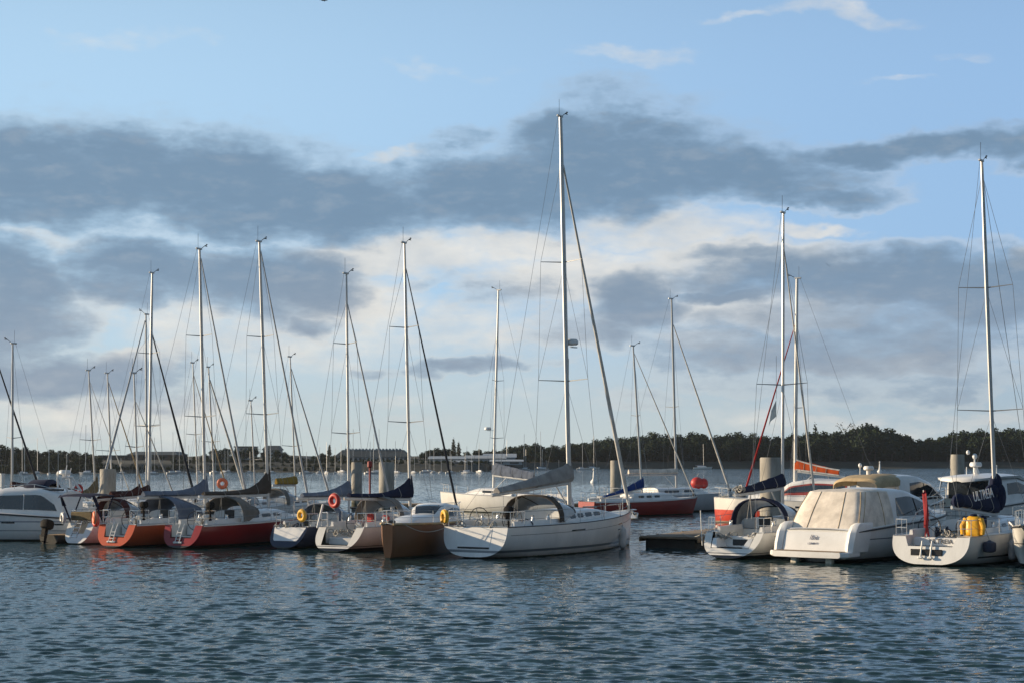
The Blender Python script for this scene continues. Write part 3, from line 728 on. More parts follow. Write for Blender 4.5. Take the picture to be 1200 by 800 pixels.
c2 = mix_rgb(nt, mth('MULTIPLY', dim, .62), c2, S((.11, .14, .17)))
back = mth('MULTIPLY', mth('SUBTRACT', 1, smooth(az, -3.1, -2.1)), .6)
c2 = mix_rgb(nt, mth('MULTIPLY', back, mth('SUBTRACT', 1, smooth(el, .6, 1.2))), c2, S((.12, .16, .21)))
c2 = mix_rgb(nt, mth('SUBTRACT', 1, smooth(el, -.2, -.01)), c2, S((.10, .13, .15)))
nt.links.new(c2, bg.inputs[0])
w.cycles.sampling_method = 'MANUAL'; w.cycles.sample_map_resolution = 512
vs = SC.view_settings; vs.view_transform = 'Standard'; vs.look = 'None'; vs.gamma = 1; vs.exposure = .42; vs.use_curve_mapping = False
cy = SC.cycles; cy.use_denoising = True; cy.max_bounces = 6; cy.diffuse_bounces = 2; cy.glossy_bounces = 3; cy.transmission_bounces = 3; cy.caustics_reflective = False; cy.caustics_refractive = False; cy.sample_clamp_indirect = 4

# ------------------------------------------------------------------ water
m = bpy.data.materials.new('harbour_water'); wn, bs = nodes_of(m)
bs.inputs['Base Color'].default_value = (.018, .046, .050, 1); bs.inputs['Roughness'].default_value = .06; bs.inputs['IOR'].default_value = 1.333; bs.inputs['Specular IOR Level'].default_value = .265; bs.inputs['Specular Tint'].default_value = (.84, .98, 1, 1)
def wnz(scale, det, rough, st): return noise_out(wn, scale, det, rough, 'Object', st)
def wm(op, a, b):
    n = wn.nodes.new('ShaderNodeMath'); n.operation = op
    for i, v in enumerate((a, b)):
        if hasattr(v, 'links'): wn.links.new(v, n.inputs[i])
        else: n.inputs[i].default_value = v
    return n.outputs[0]
h1, h2, h3 = wnz(.42, 2, .5, (1, 1.5, 1)), wnz(1.5, 3, .55, (1, 1.35, 1)), wnz(5.5, 3, .6, (1, 1.2, 1))
gust = ramp(wn, wnz(.03, 3, .5, (.5, 1, 1)), [(.32, (.62, .62, .62)), (.68, (1.12, 1.12, 1.12))])
hh = wm('ADD', wm('MULTIPLY', h1, .30), wm('ADD', wm('MULTIPLY', h2, .22), wm('MULTIPLY', h3, .06)))
# wave slopes taken straight from vector noise, several sizes of ripple on a slow swell
def slope(scale, det, amp, st, off):
    tc_ = wn.nodes.new('ShaderNodeTexCoord'); mp = wn.nodes.new('ShaderNodeMapping'); mp.inputs['Scale'].default_value = st; mp.inputs['Location'].default_value = off
    wn.links.new(tc_.outputs['Object'], mp.inputs[0]); n = wn.nodes.new('ShaderNodeTexNoise'); n.inputs['Scale'].default_value = scale; n.inputs['Detail'].default_value = det; n.inputs['Roughness'].default_value = .55
    wn.links.new(mp.outputs[0], n.inputs['Vector'])
    a = wn.nodes.new('ShaderNodeVectorMath'); a.operation = 'SUBTRACT'; wn.links.new(n.outputs['Color'], a.inputs[0]); a.inputs[1].default_value = (.5, .5, .5)
    b_ = wn.nodes.new('ShaderNodeVectorMath'); b_.operation = 'MULTIPLY'; wn.links.new(a.outputs[0], b_.inputs[0]); b_.inputs[1].default_value = (amp * .8, amp, 0); return b_.outputs[0]
def vadd(a, b_):
    n = wn.nodes.new('ShaderNodeVectorMath'); n.operation = 'ADD'; wn.links.new(a, n.inputs[0])
    if hasattr(b_, 'links'): wn.links.new(b_, n.inputs[1])
    else: n.inputs[1].default_value = b_
    return n.outputs[0]
sl = vadd(slope(1.6, 2, .26, (.6, 1.3, 1), (0, 7, 0)), slope(5.0, 3, .72, (.55, 1.35, 1), (5, 2, 0)))
# the moored boats keep the wind off the water just in front of them
tcw = wn.nodes.new('ShaderNodeTexCoord'); spw = wn.nodes.new('ShaderNodeSeparateXYZ'); wn.links.new(tcw.outputs['Object'], spw.inputs[0])
lee_ = wm('MULTIPLY', wm('SUBTRACT', 70.2, wm('ADD', spw.outputs[1], wm('MULTIPLY', spw.outputs[0], .44))), .917)
mr_ = wn.nodes.new('ShaderNodeMapRange'); mr_.interpolation_type = 'SMOOTHSTEP'; wn.links.new(lee_, mr_.inputs[0]); mr_.inputs[1].default_value = 1; mr_.inputs[2].default_value = 15; mr_.inputs[3].default_value = .5; mr_.inputs[4].default_value = .92
mo_ = wn.nodes.new('ShaderNodeMapRange'); mo_.interpolation_type = 'SMOOTHSTEP'; wn.links.new(spw.outputs[1], mo_.inputs[0]); mo_.inputs[1].default_value = 88; mo_.inputs[2].default_value = 150; mo_.inputs[3].default_value = 0; mo_.inputs[4].default_value = 2.2
gust2 = wm('MULTIPLY', gust, wm('ADD', mr_.outputs[0], mo_.outputs[0]))
gs = wn.nodes.new('ShaderNodeVectorMath'); gs.operation = 'MULTIPLY'; wn.links.new(sl, gs.inputs[0]); wn.links.new(gust2, gs.inputs[1])
ge = wn.nodes.new('ShaderNodeNewGeometry')
nn_ = wn.nodes.new('ShaderNodeVectorMath'); nn_.operation = 'NORMALIZE'; wn.links.new(vadd(gs.outputs[0], ge.outputs['Normal']), nn_.inputs[0])
wn.links.new(nn_.outputs[0], bs.inputs['Normal'])
# the surface itself: a fan of rows, finer towards the quay, heaped by many small wind waves
import numpy as np
rg = np.random.default_rng(5); NX = 620; ratio = .0019
NY = int(math.log(760 / 20) / ratio); Yr = 20 * np.exp(ratio * np.arange(NY + 1)); U = np.linspace(-1, 1, NX + 1)
XX = (U[None, :] * (.36 * Yr + 5)[:, None]).astype(np.float32); YY = np.repeat(Yr[:, None], NX + 1, 1).astype(np.float32); ZZ = np.zeros_like(XX)
cell = (Yr * ratio)[:, None]
for k in range(64):
    lam = .20 * (9 ** rg.random()); th_ = R(264) + rg.normal(0, .42); kk = 2 * math.pi / lam; ph = rg.random() * 6.283
    amp = .0072 * lam * (1.0 if lam > .45 else 1.2) * (.45 if lam > .8 else 1)
    fade = np.clip((lam / cell - 2.1) / 1.8, 0, 1)
    wv = np.sin(kk * (XX * math.cos(th_) + YY * math.sin(th_)) + ph)
    ZZ += (amp * fade * (wv + .25 * (wv * wv - .5))).astype(np.float32)
gmod = .75 + .35 * np.sin(XX * .043 + 1.3 * np.sin(YY * .031)) * np.sin(YY * .057 + .8)
lee = -(YY + .44 * XX - 70.2) / 1.09; tl = np.clip((lee - 1) / 16, 0, 1); tl = tl * tl * (3 - 2 * tl)
ZZ *= np.clip(gmod, .6, 1.1) * np.where(YY > 95, .9, .5 + .5 * tl)
nv = XX.size; me = bpy.data.meshes.new('water'); idx = np.arange(nv, dtype=np.int32).reshape(XX.shape)
q = np.stack([idx[:-1, :-1], idx[:-1, 1:], idx[1:, 1:], idx[1:, :-1]], -1).reshape(-1, 4)
far4 = np.array([(-5000, -400, -.4), (5000, -400, -.4), (5000, 900, -.4), (-5000, 900, -.4)], np.float32)
co_ = np.concatenate([np.stack([XX, YY, ZZ], -1).reshape(-1, 3), far4]); q = np.concatenate([q, np.array([[nv, nv + 1, nv + 2, nv + 3]], np.int32)])
me.vertices.add(len(co_)); me.vertices.foreach_set('co', co_.ravel()); me.loops.add(q.size); me.loops.foreach_set('vertex_index', q.ravel().astype(np.int32))
me.polygons.add(len(q)); me.polygons.foreach_set('loop_start', (np.arange(len(q)) * 4).astype(np.int32)); me.polygons.foreach_set('use_smooth', np.ones(len(q), bool))
me.update(calc_edges=True); me.materials.append(m)
wo = bpy.data.objects.new('water', me); COL.objects.link(wo); tag(wo, kind='structure')

# ------------------------------------------------------------------ far shore
SH = [(-900, 500), (-300, 450), (0, 432), (140, 436), (260, 470), (420, 470), (560, 480), (610, 560), (660, 610), (800, 635), (1000, 655), (1250, 665), (1900, 690)]
def shoreY(px):
    for (a, ya), (b_, yb) in zip(SH, SH[1:]):
        if px <= b_: return lerp(ya, yb, max(0, (px - a) / (b_ - a)))
    return SH[-1][1]
m = bpy.data.materials.new('far_bank'); n2_, bs = nodes_of(m)
nn = noise_out(n2_, .09, 6, .65, stretch=(1, 2, 1)); 
n2_.links.new(ramp(n2_, nn, [(.3, (.016, .020, .012)), (.5, (.032, .032, .020)), (.72, (.055, .050, .036))]), bs.inputs['Base Color']); bs.inputs['Roughness'].default_value = .95
bump(n2_, bs, noise_out(n2_, .8, 5), .8, .4)
mb = MB(); secs = []
rnd = random.Random(3); N = 140
prof = [(-14, -1.2), (0, 0), (5, .5), (11, 1.5), (15, 2.3), (40, 2.8), (160, 4.0), (420, 5)]
for i in range(N + 1):
    px = lerp(-900, 1900, i / N); Y0 = shoreY(px) + rnd.uniform(-2, 2)
    secs.append([Vector((xat(px, Y0) * (1 + d / Y0), Y0 + d, z * (1 + rnd.uniform(-.1, .1)))) for d, z in prof])
mb.loft(secs); tag(mb.build('far_shore', m, ang=80, recalc=False), kind='structure')
def ground(d):
    for (a, za), (b_, zb) in zip(prof, prof[1:]):
        if d <= b_: return lerp(za, zb, (d - a) / (b_ - a))
    return prof[-1][1]

# trees
def foliage(name, c1, c2, c3):
    m = bpy.data.materials.new(name); t, bs = nodes_of(m)
    oi = t.nodes.new('ShaderNodeObjectInfo'); n = noise_out(t, .55, 4, .6)
    col = ramp(t, n, [(.32, c1), (.55, c2), (.75, c3)])
    col = mix_rgb(t, wm2(t, oi.outputs['Random'], .35), col, tuple(k * .45 for k in c1))
    t.links.new(col, bs.inputs['Base Color']); bs.inputs['Roughness'].default_value = .8; bs.inputs['Specular IOR Level'].default_value = .2
    return m
def wm2(t, a, k):
    n = t.nodes.new('ShaderNodeMath'); n.operation = 'MULTIPLY'; n.inputs[1].default_value = k; t.links.new(a, n.inputs[0]); return n.outputs[0]
M['leaf_dark'] = foliage('dark_oak_leaves', (.018, .032, .016), (.032, .052, .022), (.058, .078, .032))
M['leaf_pale'] = foliage('poplar_leaves', (.05, .055, .03), (.08, .08, .045), (.11, .10, .06))
M['bark'] = mat('tree_bark', (.07, .058, .045), .9, var=.35)
def crown_mesh(seed, lobes, nleaf, size, m):
    """lobes: (x, y, z, rx, rz); unit tree 1 m tall, leaf faces spread through each lobe's volume"""
    r = random.Random(seed); mb = MB()
    tot = sum(l[3] ** 2 * l[4] for l in lobes)
    for x, y, z, rx, rz in lobes:
        for _ in range(int(nleaf * rx ** 2 * rz / tot)):
            d = Vector((r.gauss(0, 1), r.gauss(0, 1), r.gauss(0, 1))).normalized(); q = r.random() ** .38 * (1 + r.gauss(0, .08))
            p = Vector((x + d.x * rx * q, y + d.y * rx * q, z + d.z * rz * q)); s = size * r.uniform(.5, 1.3)
            a = Vector((r.gauss(0, 1), r.gauss(0, 1), r.gauss(0, .7))).normalized(); b_ = a.orthogonal().normalized(); c = a.cross(b_)
            k = r.uniform(0, 6.28); u, v = (b_ * math.cos(k) + c * math.sin(k)) * s, (c * math.cos(k) - b_ * math.sin(k)) * s * .7
            mb.add([p - u - v * .4, p + u * .2 - v, p + u + v * .3, p - u * .1 + v], [(0, 1, 2, 3)])
    me = bpy.data.meshes.new('crown'); me.from_pydata(mb.v, [], mb.f); me.materials.append(M[m]); return me
def trunk_mesh(seed, h0, r0, tips):
    r = random.Random(seed); mb = MB(); mb.tube([(0, 0, -.05), (r.uniform(-.01, .01), 0, h0 * .5), (0, 0, h0)], [r0 * 1.3, r0, r0 * .75], 7)
    for t in tips:
        mid = Vector((t[0] * .45, t[1] * .45, lerp(h0, t[2], .55))); mb.tube([(0, 0, h0 * .92), mid, t], [r0 * .6, r0 * .38, r0 * .12], 5)
    me = bpy.data.meshes.new('trunk'); me.from_pydata(mb.v, [], mb.f); me.materials.append(M['bark']); return me
KINDS = []
for k in range(7):
    r = random.Random(40 + k); L_ = [(0, 0, .58, .33, .30)]
    for j in range(9):
        a = j * 2 * math.pi / 9 + r.uniform(-.4, .4); q = r.uniform(.16, .36); z = r.uniform(.26, .84)
        L_.append((q * math.cos(a), q * math.sin(a), z, r.uniform(.12, .19), r.uniform(.09, .15)))
    L_.append((r.uniform(-.1, .1), 0, .86, .15, .13))
    KINDS.append((crown_mesh(k, L_, 1700, .036, 'leaf_dark'), trunk_mesh(k, .36, .024, [(l[0] * .9, l[1] * .9, l[2]) for l in L_[1:8]])))
POP = (crown_mesh(91, [(0, 0, z, rx, .12) for z, rx in ((.2, .10), (.32, .13), (.45, .14), (.58, .13), (.72, .10), (.84, .07), (.93, .045))], 900, .026, 'leaf_pale'), trunk_mesh(91, .9, .018, []))
FIR = (crown_mesh(92, [(0, 0, z, rx, .09) for z, rx in ((.2, .24), (.33, .23), (.46, .19), (.58, .16), (.70, .12), (.81, .08), (.92, .045))], 900, .028, 'leaf_dark'), trunk_mesh(92, .9, .02, []))
rb = random.Random(5); bare = []
for j in range(16):
    a = rb.uniform(0, 6.28); bare.append((math.cos(a) * rb.uniform(.1, .38), math.sin(a) * rb.uniform(.1, .38), rb.uniform(.6, 1)))
BARE = (crown_mesh(93, [(x, y, z, .07, .07) for x, y, z in bare], 160, .02, 'leaf_pale'), trunk_mesh(93, .4, .024, bare))
def tree(name, label, kind, px, Y, ztop, group=None, wide=1.0, d=20):
    g = ground(d); hgt = ztop - g
    t = thing(name, label, 'tree', (xat(px, Y), Y, g), random.uniform(0, 6.28), group); t.scale = (hgt * wide, hgt * wide, hgt)
    for nm, me in (('crown', kind[0]), ('trunk', kind[1])):
        o = bpy.data.objects.new(nm, me); COL.objects.link(o); o.parent = t
    return t
PR = [(-80, 520), (0, 521), (22, 523), (45, 530), (62, 527), (100, 530), (112, 534)]
PR2 = [(590, 526), (605, 521), (625, 516), (645, 520), (662, 516), (690, 515), (710, 511), (740, 510), (760, 505), (790, 508), (800, 505), (840, 507), (870, 504), (900, 508), (940, 506), (975, 504), (990, 503), (1010, 497), (1030, 496), (1048, 503), (1070, 511), (1100, 509), (1130, 503), (1150, 502), (1165, 501), (1200, 499), (1290, 500)]
def prof_y(T, px):
    for (a, ya), (b_, yb) in zip(T, T[1:]):
        if px <= b_: return lerp(ya, yb, max(0, (px - a) / (b_ - a)))
    return T[-1][1]
rt = random.Random(12)
G1 = 'trees of the dark wood across the water'; L1 = 'dark broad-crowned tree in the unbroken wood along the far right shore'
def row(T, p0, p1, step, d, drop, lab, grp, jit=3.0, wide=(1.0, 1.3)):
    px = p0
    while px < p1:
        Y = shoreY(px) + d + rt.uniform(-4, 4); y = prof_y(T, px) + drop + rt.uniform(-1.2, jit)
        tree('broadleaf_tree', lab, KINDS[rt.randrange(7)], px, Y, zat(y, Y), grp, rt.uniform(*wide), d); px += step * rt.uniform(.75, 1.25)
row(PR2, 596, 1290, 15.5, 36, 0, L1, G1)
row(PR2, 600, 1290, 17, 24, 5, L1, G1, 6, (.95, 1.2))
row(PR2, 605, 1290, 15, 52, 1, L1, G1, 4, (1.1, 1.4))
L2 = 'grey-green tree in the low wood behind the boats on the far left shore'; G2 = 'trees of the low wood on the far left'
row(PR, -70, 114, 14, 30, -1, L2, G2, 2, (1.3, 1.8)); row(PR, -70, 114, 11, 20, 5, L2, G2, 3, (1.4, 1.8))
def shrubs(p0, p1, step, d, y0, y1, lab, grp):
    px = p0
    while px < p1:
        Y = shoreY(px) + d + rt.uniform(-2, 2); g = ground(d) - .5; hgt = max(1.2, zat(rt.uniform(y0, y1), Y) - g)
        t = thing('shrub', lab, 'shrub', (xat(px, Y), Y, g), rt.uniform(0, 6.28), grp); w_ = hgt * rt.uniform(1.3, 2.0); t.scale = (w_, w_, hgt)
        o = bpy.data.objects.new('foliage', KINDS[rt.randrange(7)][0]); COL.objects.link(o); o.parent = t; o.location = (0, 0, -.22); o.scale = (1, 1, 1.3)
        px += step * rt.uniform(.75, 1.25)
LS1 = 'dark shrub in the low thicket along the far left water edge'; GS1 = 'shrubs along the far left water edge'
shrubs(-70, 118, 7, 14, 534, 541, LS1, GS1); shrubs(-70, 118, 7, 7, 540, 547, LS1, GS1); shrubs(-70, 118, 8, 2.5, 546, 551, LS1, GS1)
LS2 = 'dark shrub filling the foot of the wood on the far right shore'; GS2 = 'shrubs at the foot of the far wood'
shrubs(598, 1290, 11, 30, 527, 532, LS2, GS2); shrubs(600, 1290, 12, 55, 522, 528, LS2, GS2)
LS3 = 'grey-green shrub at the foot of the far town buildings'; GS3 = 'shrubs below the far town'
shrubs(206, 300, 8, 10, 543, 549, LS3, GS3); shrubs(300, 400, 10, 12, 541, 547, LS3, GS3); shrubs(205, 270, 9, 24, 536, 541, LS3, GS3); shrubs(325, 395, 9, 40, 534, 540, LS3, GS3); shrubs(340, 600, 7, 56, 536, 541, LS3, GS3); shrubs(330, 600, 7, 24, 540, 545, LS3, GS3); shrubs(215, 330, 7, 34, 534, 539, LS3, GS3); shrubs(480, 600, 9, 30, 538, 543, LS3, GS3); shrubs(255, 400, 9, 6, 546, 550, LS3, GS3); shrubs(118, 210, 7, 8, 541, 548, LS3, GS3); shrubs(400, 600, 12, 16, 543, 547, LS3, GS3)
MID = [(160, 531), (200, 533), (235, 535), (250, 524), (262, 521), (285, 527), (300, 523), (318, 527), (330, 526), (340, 533), (360, 533), (375, 531), (400, 530)]
L3 = 'small round tree among the town buildings on the far shore'; G3 = 'trees among the far town buildings'
row(MID, 190, 405, 12, 60, 0, L3, G3, 3, (1.1, 1.5)); row(MID, 200, 395, 14, 26, 9, L3, G3, 4, (1.2, 1.6))
row([(545, 527), (600, 525)], 548, 600, 11, 60, 0, L3, G3, 3, (1.2, 1.5)); row([(490, 531), (520, 521), (530, 526)], 495, 530, 9, 75, 0, L3, G3, 3, (1.1, 1.5))
row([(590, 530), (640, 528)], 592, 640, 9, 20, 6, L3, G3, 3, (1.2, 1.5))
tree('tall_poplar', 'slim pale poplar on the far shore, taller of a pair near the town sheds', POP, 531.5, 545, zat(513, 545), None, .95, 60)
tree('tall_poplar', 'slim pale poplar on the far shore, shorter of a pair near the town sheds', POP, 537.5, 548, zat(517, 548), None, 1.0, 60)
tree('tall_poplar', 'single pale poplar standing left of the toothed roof across the water', POP, 386, 545, zat(520, 545), None, 1.1, 60)
tree('conifer_tree', 'pointed grey conifer rising above the dark wood across the water', FIR, 955.5, 690, zat(494, 690), None, .8, 40)
tree('bare_tree', 'thin bare-branched tree sticking out above the far wood', BARE, 995, 700, zat(496, 700), None, .9, 40)
tree('broadleaf_tree', 'high rounded tree crown that tops the far wood', KINDS[2], 1019, 690, zat(494.5, 690), None, 1.35, 30)

# ------------------------------------------------------------------ town across the water
M['slate'] = mat('slate_roof', (.055, .065, .065), .7, var=.25, scale=.3)
M['render_white'] = mat('pale_render', (.42, .41, .38), .8, var=.12, scale=.2)
M['render_grey'] = mat('grey_cladding', (.36, .39, .41), .7, var=.15, scale=.15)
M['render_tan'] = mat('tan_render', (.26, .20, .15), .8, var=.2, scale=.2)
M['zinc'] = mat('zinc_roof', (.36, .38, .39), .5, var=.2, scale=.2)
M['brick'] = mat('dark_brick', (.10, .075, .06), .85, var=.3, scale=.4)
M['farglass'] = mat('far_window', (.05, .06, .07), .15, var=.3)
def building(name, label, px0, px1, Y, ytop, d, wallm, roofm, roof='flat', rows=2, cols=8, depth=12, eave=.3, group=None, cat='building'):
    x0, x1 = xat(px0, Y), xat(px1, Y); g = ground(d) - .4; zt = zat(ytop, Y); t = thing(name, label, cat, ((x0 + x1) / 2, Y, g), 0, group); W = x1 - x0; hh = zt - g
    hw = hh * (1 - eave) if roof != 'flat' else hh - .35
    MB().box((0, depth / 2, hw / 2), (W, depth, hw)).build('wall', wallm, t, smooth=False)
    rf = MB()
    if roof == 'flat': rf.box((0, depth / 2, hw + .2), (W + .6, depth + .6, .4))
    elif roof == 'gable':
        e = .4; rf.prism([(-W / 2 - e, -e, hw + .003), (-W / 2 - e, depth / 2, hh), (-W / 2 - e, depth + e, hw + .003)], (W + 2 * e, 0, 0))
    elif roof == 'hip':
        e = .5; a = [(-W / 2 - e, -e, hw + .003), (W / 2 + e, -e, hw + .003), (W / 2 + e, depth + e, hw + .003), (-W / 2 - e, depth + e, hw + .003)]; i = min(W * .08, depth / 2)
        rf.add(a + [(-W / 2 + i, depth * .3, hh), (W / 2 - i, depth * .3, hh), (W / 2 - i, depth * .7, hh), (-W / 2 + i, depth * .7, hh)], [(0, 1, 5, 4), (1, 2, 6, 5), (2, 3, 7, 6), (3, 0, 4, 7), (4, 5, 6, 7), (3, 2, 1, 0)])
    r_ = rf.build('roof', roofm, t, smooth=False)
    for j in range(rows):
        for i in range(cols):
            x = -W / 2 + W * (i + .5) / cols; z = hw * (j + .55) / rows
            MB().box((x, -.02, z), (W / cols * .55, .12, hw / rows * .45)).build('window', 'farglass', t, smooth=False)
    return t, W, hw, hh, r_
t, W, hw, hh, rf = building('market_hall', 'long hall with a steep dark roof topped by a row of small teeth', 393, 478, 560, 526.5, 70, 'render_grey', 'slate', 'hip', 1, 16, 16, .58)
for i in range(17):
    x = lerp(-W / 2 + 3, W / 2 - 3, i / 16); MB().prism([(x - .5, 4.6, hh - .2), (x + .5, 4.6, hh - .2), (x + .5, 4.6, hh + .3), (x - .1, 4.6, hh + .5)], (0, 1.2, 0)).build('roof_light', 'zinc', rf, smooth=False)
building('apartment_block', 'pale stepped apartment block on the rise, left part', 275, 296, 620, 522.5, 110, 'render_white', 'slate', 'flat', 3, 4)
building('apartment_block', 'pale apartment block with dark flat roof, right of the stepped one', 308, 326, 610, 521.5, 100, 'render_grey', 'slate', 'hip', 3, 4)
building('terrace_house', 'low white house below the pale apartment blocks', 262, 290, 560, 533, 50, 'render_white', 'slate', 'gable', 2, 5)
building('terrace_house', 'low tan house under the apartment blocks by the far quay', 292, 332, 555, 537, 45, 'render_tan', 'slate', 'gable', 1, 7)
building('warehouse', 'dark brick flat-roofed building behind the far left masts', 116, 150, 535, 533, 30, 'brick', 'slate', 'flat', 2, 6, 20)
building('warehouse', 'brownish flat-roofed building right of the dark brick one', 149, 206, 545, 528.5, 45, 'brick', 'slate', 'hip', 2, 7, 20)
building('boat_shed', 'long pale boatyard shed with a zinc roof, nearest the poplars', 503, 545, 520, 534, 40, 'render_grey', 'zinc', 'gable', 0, 6, 14, .4)
building('boat_shed', 'long pale boatyard shed right of the poplars', 546, 592, 522, 533, 40, 'zinc', 'render_grey', 'gable', 0, 6, 14, .4)
building('boat_shed', 'low white quayside shed right of the toothed hall', 478, 502, 515, 541, 30, 'render_white', 'zinc', 'gable', 1, 4)
building('boat_shed', 'big grey-blue shed with a low pitched roof, behind the pale sheds', 560, 604, 540, 531, 60, 'render_grey', 'zinc', 'gable', 0, 3, 20, .45)
building('boat_shed', 'grey shed with a dark doorway, left of the tall main mast', 575, 612, 500, 538, 20, 'render_grey', 'zinc', 'gable', 1, 2, 14, .35)
building('boat_shed', 'low blue-grey shed on the quay under the poplars', 525, 552, 502, 539, 22, 'zinc', 'render_grey', 'gable', 1, 3, 14, .4)
building('terrace_house', 'dark-roofed house half hidden by trees left of the single poplar', 352, 376, 545, 534, 60, 'render_white', 'slate', 'hip', 1, 4, 12, .5)
building('terrace_house', 'small pale house with a dark roof, at the left end of the town', 240, 258, 555, 533, 70, 'render_white', 'slate', 'hip', 1, 4, 12, .5)
building('quay_house', 'long dark-fronted quay building under the pale apartment blocks', 262, 330, 520, 543, 22, 'brick', 'slate', 'flat', 1, 12)
building('quay_house', 'low tan quay building right of the small cream house', 356, 398, 512, 543, 22, 'render_tan', 'zinc', 'gable', 1, 6, 10, .4)
building('quay_house', 'small cream house on the far quay beside the poplar', 335, 352, 530, 541, 40, 'render_white', 'slate', 'gable', 1, 3)
building('quay_house', 'low grey quay building in front of the toothed hall', 400, 440, 500, 545, 18, 'render_white', 'zinc', 'gable', 1, 8, 8, .4)
building('quay_house', 'low white quay building in front of the pale sheds', 515, 560, 500, 545, 16, 'render_grey', 'zinc', 'flat', 0, 9)
building('quay_house', 'long low building half hidden by the stowed sails, left of the town', 222, 262, 545, 541, 26, 'render_grey', 'slate', 'flat', 1, 8)

# ------------------------------------------------------------------ small boats on far moorings
def mini_boat(name, label, px, Y, s, ytop, group, th=70, m='white', bare=False):
    t = thing(name, label, 'sailboat', (xat(px, Y), Y, 0), R(90 - th), group)
    h = Hull(7 * s, 2.3 * s, .7, .8 * s, 1.0 * s, .2, .4, depth=.3); h.mesh(n=10, m=5).build('hull', m, t)
    dk_ = Roof(h, 1.6 * s, 5 * s, .45 * s, .7 * s, .5 * s); dk_.mesh(8).build('cabin', 'grp', t)
    zt = zat(ytop, Y); MB().tube([(3.9 * s, 0, .4), (3.7 * s, 0, zt)], .06, 5).build('mast', 'alu', t)
    MB().tube([(3.8 * s, 0, 1.5 * s), (.9 * s, 0, 1.4 * s)], .14 * s, 6).build('stowed_sail', 'bluegrey', t); return t
GM = 'sailboats on moorings along the far shore'; LM = 'tiny sailboat with a bare mast moored in the crowd along the far town shore'
rm = random.Random(21); first = []
for px in [24, 41, 58, 83, 148, 166, 186, 203, 246, 268, 288, 351, 371, 392, 418, 436, 457, 492, 505, 522, 541, 553, 566, 575, 583, 590, 594, 599, 603, 609, 614, 621, 627, 636, 643, 651, 33, 70, 110, 128, 176, 195, 214, 232, 258, 310, 322, 381, 405, 427, 447, 470, 481, 499, 514, 531, 548]:
    Y = shoreY(px) - rm.uniform(3, 45); yt = 536 - rm.uniform(4, 28)
    if not first or len(first) < 4: o = mini_boat('moored_sailboat', LM, px, Y, rm.uniform(.38, .55), yt, GM, rm.uniform(-80, 80), 'fender'); first.append(o)
    else:
        o = copy_tree(first[rm.randrange(4)]); o.location = (xat(px, Y), Y, 0); o.rotation_euler = (0, 0, rm.uniform(0, 6.28)); k = rm.uniform(.75, 1.1); o.scale = (k, k, k * rm.uniform(.8, 1.4))
for px, yt in ((743, 490), (776, 498), (678, 507), (690, 505), (708, 512)):
    pass
mini_boat('moored_sailboat', 'lone white sailboat at anchor before the far wood', 812, 585, .95, 519.5, None, 95)
mini_boat('moored_sailboat', 'small white sailboat close under the left end of the far wood', 687, 590, .7, 508, None, 80)
mini_boat('moored_sailboat', 'tiny pale sailboat near the wood, just right of the tall main mast', 676, 585, .55, 520, None, 70)
def marker(name, label, px, y, m, s=1.0):
    Y = wl(y); t = thing(name, label, 'buoy', (xat(px, Y), Y, 0))
    MB().tube([(0, 0, -.3), (0, 0, .15 * s), (0, 0, .5 * s), (0, 0, 1.6 * s), (0, 0, 1.7 * s)], [.5 * s, .5 * s, .22 * s, .1 * s, .03], 10).build('buoy_body', m, t)
    MB().ell((0, 0, 1.85 * s), (.16 * s, .16 * s, .2 * s), 8, 6).build('topmark', 'redpaint' if m != 'white' else 'white', t); return t
marker('mooring_buoy', 'white conical buoy floating right of the tall main mast', 696, 565, 'white', 1.15)
marker('channel_buoy', 'small red and white channel buoy far out before the wood', 1031, 552.5, 'white', 1.5)
# dots of wood-edge cars or boats
# ------------------------------------------------------------------ piles and pontoons
def pile(label, px, wpx, Y, ytop, cap=True):
    r = wpx * Y / F / 2; zt = zat(ytop, Y); t = thing('mooring_pile', label, 'pile', (xat(px, Y), Y, 0), 0, 'concrete mooring piles')
    MB().tube([(0, 0, -2), (0, 0, 1), (0, 0, zt - .05), (0, 0, zt)], [r, r, r, r * .94], 24).build('shaft', 'pile', t)
    MB().torus((0, 0, .75), r + .1, .07, n=20, k=6).build('guide_ring', 'rubber', t)
    return t
pile('concrete pile behind the small navy-canopied boat', 126.5, 18.5, 98, 549)
pile('concrete pile seen left of the red-capped beacon', 418, 12.5, 112, 541)
pile('concrete pile just right of the red-capped beacon', 453, 18, 101, 541)
pile('slender concrete pile behind the bow of the long white yacht', 721.5, 12.5, 140, 539)
pile('thick concrete pile beside the mast of the boat with navy cover', 904, 27, 84.5, 535.5)
pile('concrete pile behind the hardtop boat with the radar', 1122, 16, 116, 532)
t = thing('pontoon_post', 'thin white post standing at the far left edge', 'post', (xat(3, 92), 92, 0)); MB().tube([(0, 0, -1), (0, 0, 3.1)], .11, 10).tube([(0, 0, 3.1), (0, 0, 3.16)], .13, 10).build('post_shaft', 'white', t)
t = thing('beacon_post', 'slim red beacon post with a cap between two concrete piles', 'beacon', (xat(433.5, 135), 135, 0))
MB().tube([(0, 0, -1), (0, 0, 3.2)], .08, 10).build('post_shaft', 'redpaint', t); MB().tube([(0, 0, 3.2), (0, 0, 3.3), (0, 0, 3.7), (0, 0, 3.75)], [.08, .2, .2, .08], 10).build('beacon_cap', 'redpaint', t)
